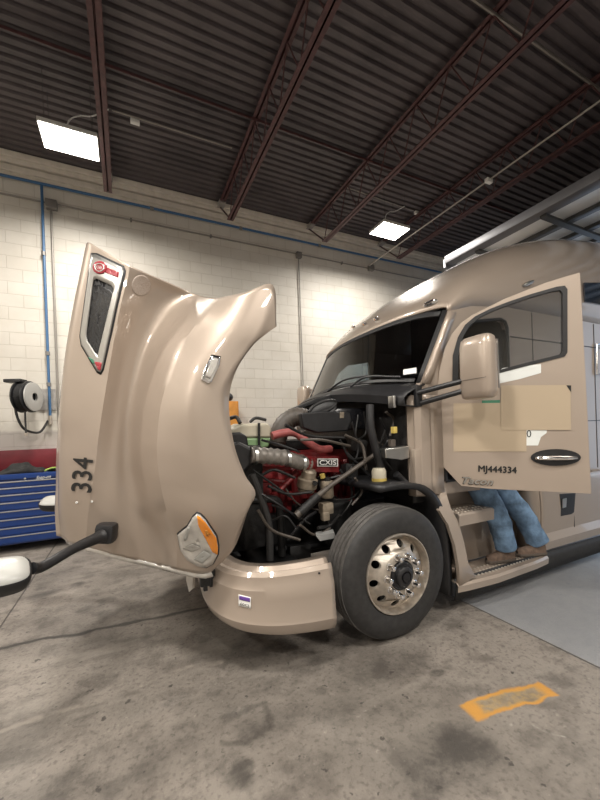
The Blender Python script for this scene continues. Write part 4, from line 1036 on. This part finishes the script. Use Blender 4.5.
# accessories on the near side
cp = P(307.5, 481, 2.66)
cpm = MB().lathe([(.001, .10), (.05, .10), (.062, .085), (.062, .03), (.085, .02), (.085, -.05), (.07, -.06), (.07, -.085), (.001, -.09)], cp, (0.1, -.25, 1), 24).build('alternator', 'tan', truck, angle=30)
MB().tube([cp + Vector((.02, -.07, -.01)), cp + Vector((.02, -.1, -.01))], .02, 10).build('terminal', 'dark', cpm)
fl = P(327, 489, 2.62)
MB().lathe([(.001, .075), (.05, .07), (.055, .05), (.055, -.06), (.045, -.075), (.001, -.08)], fl, (0, 0, 1), 20).build('fuel_filter', 'tan', truck)
MB().tube([fl + Vector((0, -.01, .07)), fl + Vector((0, -.01, .10))], .03, 12).build('filter_head', 'dark', truck)
MB().tube([P(322, 474, 2.62), P(323, 478, 2.62)], .022, 10).build('oil_filler_cap', 'yellow', eng)
MB().tube([P(296, 516, 2.50), P(313, 500, 2.5), P(330, 486, 2.52), P(377, 453, 2.5)], [.03, .028, .02, .018], 12).build('steering_shaft', 'bhose', truck)
MB().tube([P(300, 513, 2.5), P(318, 496, 2.5)], .036, 12).build('steering_joint', 'dark', truck)
MB().box(P(326, 508, 2.55), (.10, .08, .09), bev=.01).build('steering_gearbox', 'tan', truck)
MB().box(P(325, 516, 2.53), (.06, .06, .07), bev=.01).build('valve_block', 'tan', truck)
MB().box2((1.50, 2.62, .62), (1.75, 2.9, .98), bev=.03).build('gear_housing', 'dark', truck)
MB().tube([P(370, 405, 2.42), P(371, 428, 2.4), P(376, 450, 2.4), P(381, 468, 2.42)], .033, 12, smooth=5).build('drain_tube', 'black', truck)
rs = P(379, 476, 2.40)
MB().lathe([(.001, .07), (.05, .065), (.06, .04), (.06, -.02)], rs, (0, 0, 1), 20).build('fluid_reservoir', 'tank', truck)
MB().lathe([(.062, -.015), (.062, -.06), (.001, -.062)], rs, (0, 0, 1), 20).build('reservoir_base', 'yellow', truck)
MB().prism([P(x, y, 2.30) for x, y in ((385, 449), (409, 446), (410, 458), (402, 460), (386, 458))], (.02, .10, 0)).build('steel_bracket', 'chrome_dull', truck, bevel=.006)
MB().box(P(394, 430, 2.38), (.04, .04, .055), bev=.006).build('relay_box', 'yellow', truck)
MB().box(P(392, 443, 2.38), (.05, .04, .06), bev=.006).build('air_valve', 'bhose', truck)
MB().tube([P(396, 474, 2.35), P(402, 480, 2.35), P(408, 486, 2.32)], .03, 10, smooth=3).build('bracket_hose', 'black', truck)
rnd = random.Random(11)
hs = [((262, 440), (280, 445), (300, 452)), ((285, 425), (310, 436), (345, 438)), ((300, 440), (322, 440), (350, 446)), ((346, 452), (356, 462), (372, 478)), ((358, 440), (366, 432), (364, 412)), ((386, 412), (394, 420), (390, 436)), ((330, 478), (345, 476), (360, 486)), ((268, 486), (288, 494), (312, 492)), ((258, 510), (272, 530), (300, 540)), ((288, 540), (304, 520), (316, 512)), ((340, 515), (330, 525), (318, 528)), ((402, 452), (396, 464), (400, 478)), ((272, 505), (290, 512), (310, 524)), ((352, 500), (346, 510), (338, 520)), ((374, 440), (384, 446), (392, 458)),
      ((352, 422), (358, 450), (350, 470)), ((358, 415), (356, 440), (368, 462)), ((345, 435), (362, 445), (366, 470)), ((380, 418), (388, 440), (376, 452)), ((385, 430), (380, 452), (392, 470)), ((398, 420), (392, 445), (404, 470)),
      ((340, 470), (352, 490), (348, 512)), ((335, 500), (352, 498), (362, 486)), ((285, 488), (300, 505), (330, 512)), ((258, 492), (280, 505), (300, 520)), ((262, 475), (275, 470), (295, 478)), ((300, 525), (315, 535), (330, 528)),
      ((270, 522), (285, 516), (296, 528)), ((340, 440), (350, 458), (362, 458)), ((355, 478), (362, 492), (352, 505))]
for i, h in enumerate(hs):
    Y0 = 2.5 + rnd.random() * .18
    MB().tube([P(x, y, Y0 + rnd.uniform(-.05, .05)) for x, y in h], .006 + .008 * rnd.random(), 7, smooth=6).build('engine_hose' if i % 2 else 'wire_loom', ['black', 'dark', 'bhose'][i % 3], truck)
for (x, z, y, sx, sy, sz) in ((1.35, .9, 2.84, .14, .10, .12), (1.6, 1.1, 2.86, .12, .08, .18), (1.85, 1.2, 2.8, .14, .1, .16), (1.9, 1.45, 2.7, .12, .1, .12), (1.3, .55, 2.8, .2, .1, .14)):
    MB().box((x, y, z), (sx, sy, sz), (rnd.uniform(-.2, .2), rnd.uniform(-.2, .2), 0), .02).build('accessory_housing', 'dark', truck)
MB().tube([P(278, 492, 2.7), P(298, 472, 2.72)], .022, 8).tube([P(262, 468, 2.75), P(290, 468, 2.75)], .028, 8).tube([P(262, 480, 2.75), P(285, 482, 2.75), P(296, 470, 2.75)], .02, 8).build('red_pipe', 'ered', eng)
MB().prism([P(x, y, 2.45) for x, y in ((316, 536), (334, 533), (336, 538), (320, 541))], (.05, .1, 0)).build('chassis_plate', 'silver', truck)

# ------------------------------------------------------------------ person on the step, leaning into the cab
person = None
def skin(name, joints, edges, m, parent=None, root=0, sub=2):
    me = bpy.data.meshes.new(name); me.from_pydata([j[:3] for j in joints], edges, [])
    o = bpy.data.objects.new(name, me); COL.objects.link(o); me.materials.append(M[m])
    sk = o.modifiers.new('skin', 'SKIN'); sk.use_smooth_shade = True
    if not me.skin_vertices: me.attributes.new('skin', 'FLOAT', 'POINT')
    for i, j in enumerate(joints):
        r = j[3]; me.skin_vertices[0].data[i].radius = (r if not isinstance(r, tuple) else r)[:2] if isinstance(r, tuple) else (r, r)
        me.skin_vertices[0].data[i].use_root = (i == root)
    s = o.modifiers.new('sub', 'SUBSURF'); s.levels = s.render_levels = sub
    if parent is not None:
        o.parent = parent
        if parent.type == 'EMPTY': o.matrix_parent_inverse = Matrix.Translation(-parent.location)
    return o
# joints: pelvis, spine, chest, neck, head; legs; arms
pelv = Vector((3.06, 2.42, 1.17)); lk = at(499, 520, 2.28); la = at(506, 549, 2.25); rk = at(523, 514, 2.30); ra = at(537, 542, 2.20)
lh = pelv + Vector((-.10, -.05, -.03)); rh = pelv + Vector((.12, -.02, -.03))
ch = Vector((2.92, 2.78, 1.40)); nk = Vector((2.90, 2.98, 1.52)); hdp = Vector((2.88, 3.08, 1.60)); hd2 = Vector((2.87, 3.16, 1.66))
ls = ch + Vector((-.19, .06, .0)); rsn = ch + Vector((.19, .06, .0))
le = Vector((2.66, 2.98, 1.22)); lw = Vector((2.62, 3.16, 1.38)); re = Vector((3.14, 2.98, 1.26)); rw = Vector((3.05, 3.17, 1.36))
J = [(*pelv, .12), (*pelv.lerp(ch, .5), .115), (*ch, .125), (*nk, .055), (*hdp, .085), (*hd2, .09), (*lh, .095), (*lk, .062), (*la, .042), (*rh, .095), (*rk, .062), (*ra, .042),
     (*ls, .06), (*le, .042), (*lw, .03), (*rsn, .06), (*re, .042), (*rw, .03)]
Ed = [(0, 1), (1, 2), (2, 3), (3, 4), (4, 5), (0, 6), (6, 7), (7, 8), (0, 9), (9, 10), (10, 11), (2, 12), (12, 13), (13, 14), (2, 15), (15, 16), (16, 17)]
for wv, ev, sgn in ((lw, le, -1), (rw, re, 1)):    # hands: palm and five fingers
    d = (wv - ev).normalized(); sd = d.cross(Vector((0, 0, 1))).normalized(); base = len(J); wi = 14 if sgn < 0 else 17
    J.append((*(wv + d * .06), .032)); Ed.append((wi, base))
    for k, L_ in enumerate((.065, .075, .07, .055)):
        o_ = wv + d * .09 + sd * (k - 1.5) * .021; i0 = len(J)
        J += [(*o_, .011), (*(o_ + d * L_ * .55 + Vector((0, 0, -.012))), .009), (*(o_ + d * L_ * .9 + Vector((0, 0, -.035))), .008)]
        Ed += [(base, i0), (i0, i0 + 1), (i0 + 1, i0 + 2)]
    o_ = wv + d * .045 - sd * sgn * .034; i0 = len(J); J += [(*o_, .012), (*(o_ + d * .04 - sd * sgn * .018), .010)]; Ed += [(base, i0), (i0, i0 + 1)]
person = skin('person', J, Ed, 'skin')
tag(person, 'person in blue jeans and brown shoes standing on the truck step behind the open door', 'person')
# jeans with slightly flared hems
lm, rm = lk.lerp(la, .5), rk.lerp(ra, .5)
JJ = [(*(pelv + Vector((0, .03, .06))), .155), (*lh, .135), (*lh.lerp(lk, .5), .125), (*lk, .115), (*lm, .106), (*(la + Vector((-.005, 0, .04))), .10), (*(la + Vector((0, 0, -.03))), .112),
      (*rh, .125), (*rh.lerp(rk, .5), .112), (*rk, .108), (*rm, .106), (*(ra + Vector((-.01, 0, .04))), .104), (*(ra + Vector((.02, 0, -.03))), .118)]
jeans = skin('jeans', JJ, [(0, 1), (1, 2), (2, 3), (3, 4), (4, 5), (5, 6), (0, 7), (7, 8), (8, 9), (9, 10), (10, 11), (11, 12)], 'denim', person)
tx = bpy.data.textures.new('denim_folds', 'CLOUDS'); tx.noise_scale = .07
dm = jeans.modifiers.new('folds', 'DISPLACE'); dm.texture = tx; dm.strength = .028; dm.mid_level = .5
skin('shirt', [(*(pelv + Vector((0, .06, .06))), .15), (*pelv.lerp(ch, .5), .145), (*ch, .155), (*(nk - Vector((0, .05, .03))), .08), (*ls, .078), (*ls.lerp(le, .6), .062), (*rsn, .078), (*rsn.lerp(re, .6), .062)],
     [(0, 1), (1, 2), (2, 3), (2, 4), (4, 5), (2, 6), (6, 7)], 'shirt', person)
MB().ball(hd2 + Vector((.0, .0, .035)), .108, (1, 1.1, .95), 20).build('hair', 'hair', person)
def shoe(ankle, dirv, name):
    d = Vector(dirv).normalized(); s = Vector((-d.y, d.x, 0)); z0 = .292
    b = MB(); rows = []
    for f, w_, hgt in ((-.075, .030, .085), (-.05, .040, .13), (0, .044, .135), (.05, .044, .105), (.10, .048, .075), (.15, .050, .062), (.195, .040, .052), (.22, .016, .035)):
        rows.append([Vector((ankle.x, ankle.y, z0)) + d * f + s * w_ * math.cos(q) + Vector((0, 0, .012 + hgt * max(0, math.sin(q)) ** .7)) for q in np.linspace(0, PI, 13)])
    b.grid(rows); b.face(b.bm.verts[:13] if False else [v for v in b.bm.verts][:13]); o = b.build(name, 'shoe', person, angle=60)
    pts_ = [(-.085, .03), (-.07, .042), (0, .046), (.1, .052), (.16, .052), (.21, .036), (.232, .0)]
    ol = [(f, w_) for f, w_ in pts_] + [(f, -w_) for f, w_ in pts_[::-1][1:]] + [(-.092, 0)]
    MB().prism([Vector((ankle.x, ankle.y, z0 - .008)) + d * f + s * w_ for f, w_ in ol], (0, 0, .026)).build('sole', 'sole', o, bevel=.004)
    b = MB()
    for k in range(4): 
        c = Vector((ankle.x, ankle.y, z0)) + d * (.05 + .022 * k) + Vector((0, 0, .118 - .014 * k)); b.tube([c - s * .025, c + Vector((0, 0, .006)), c + s * .025], .004, 6)
    b.build('laces', 'sole', o)
shoe(la, (-1, .25, 0), 'shoe'); shoe(ra, (-1, .35, 0), 'shoe')
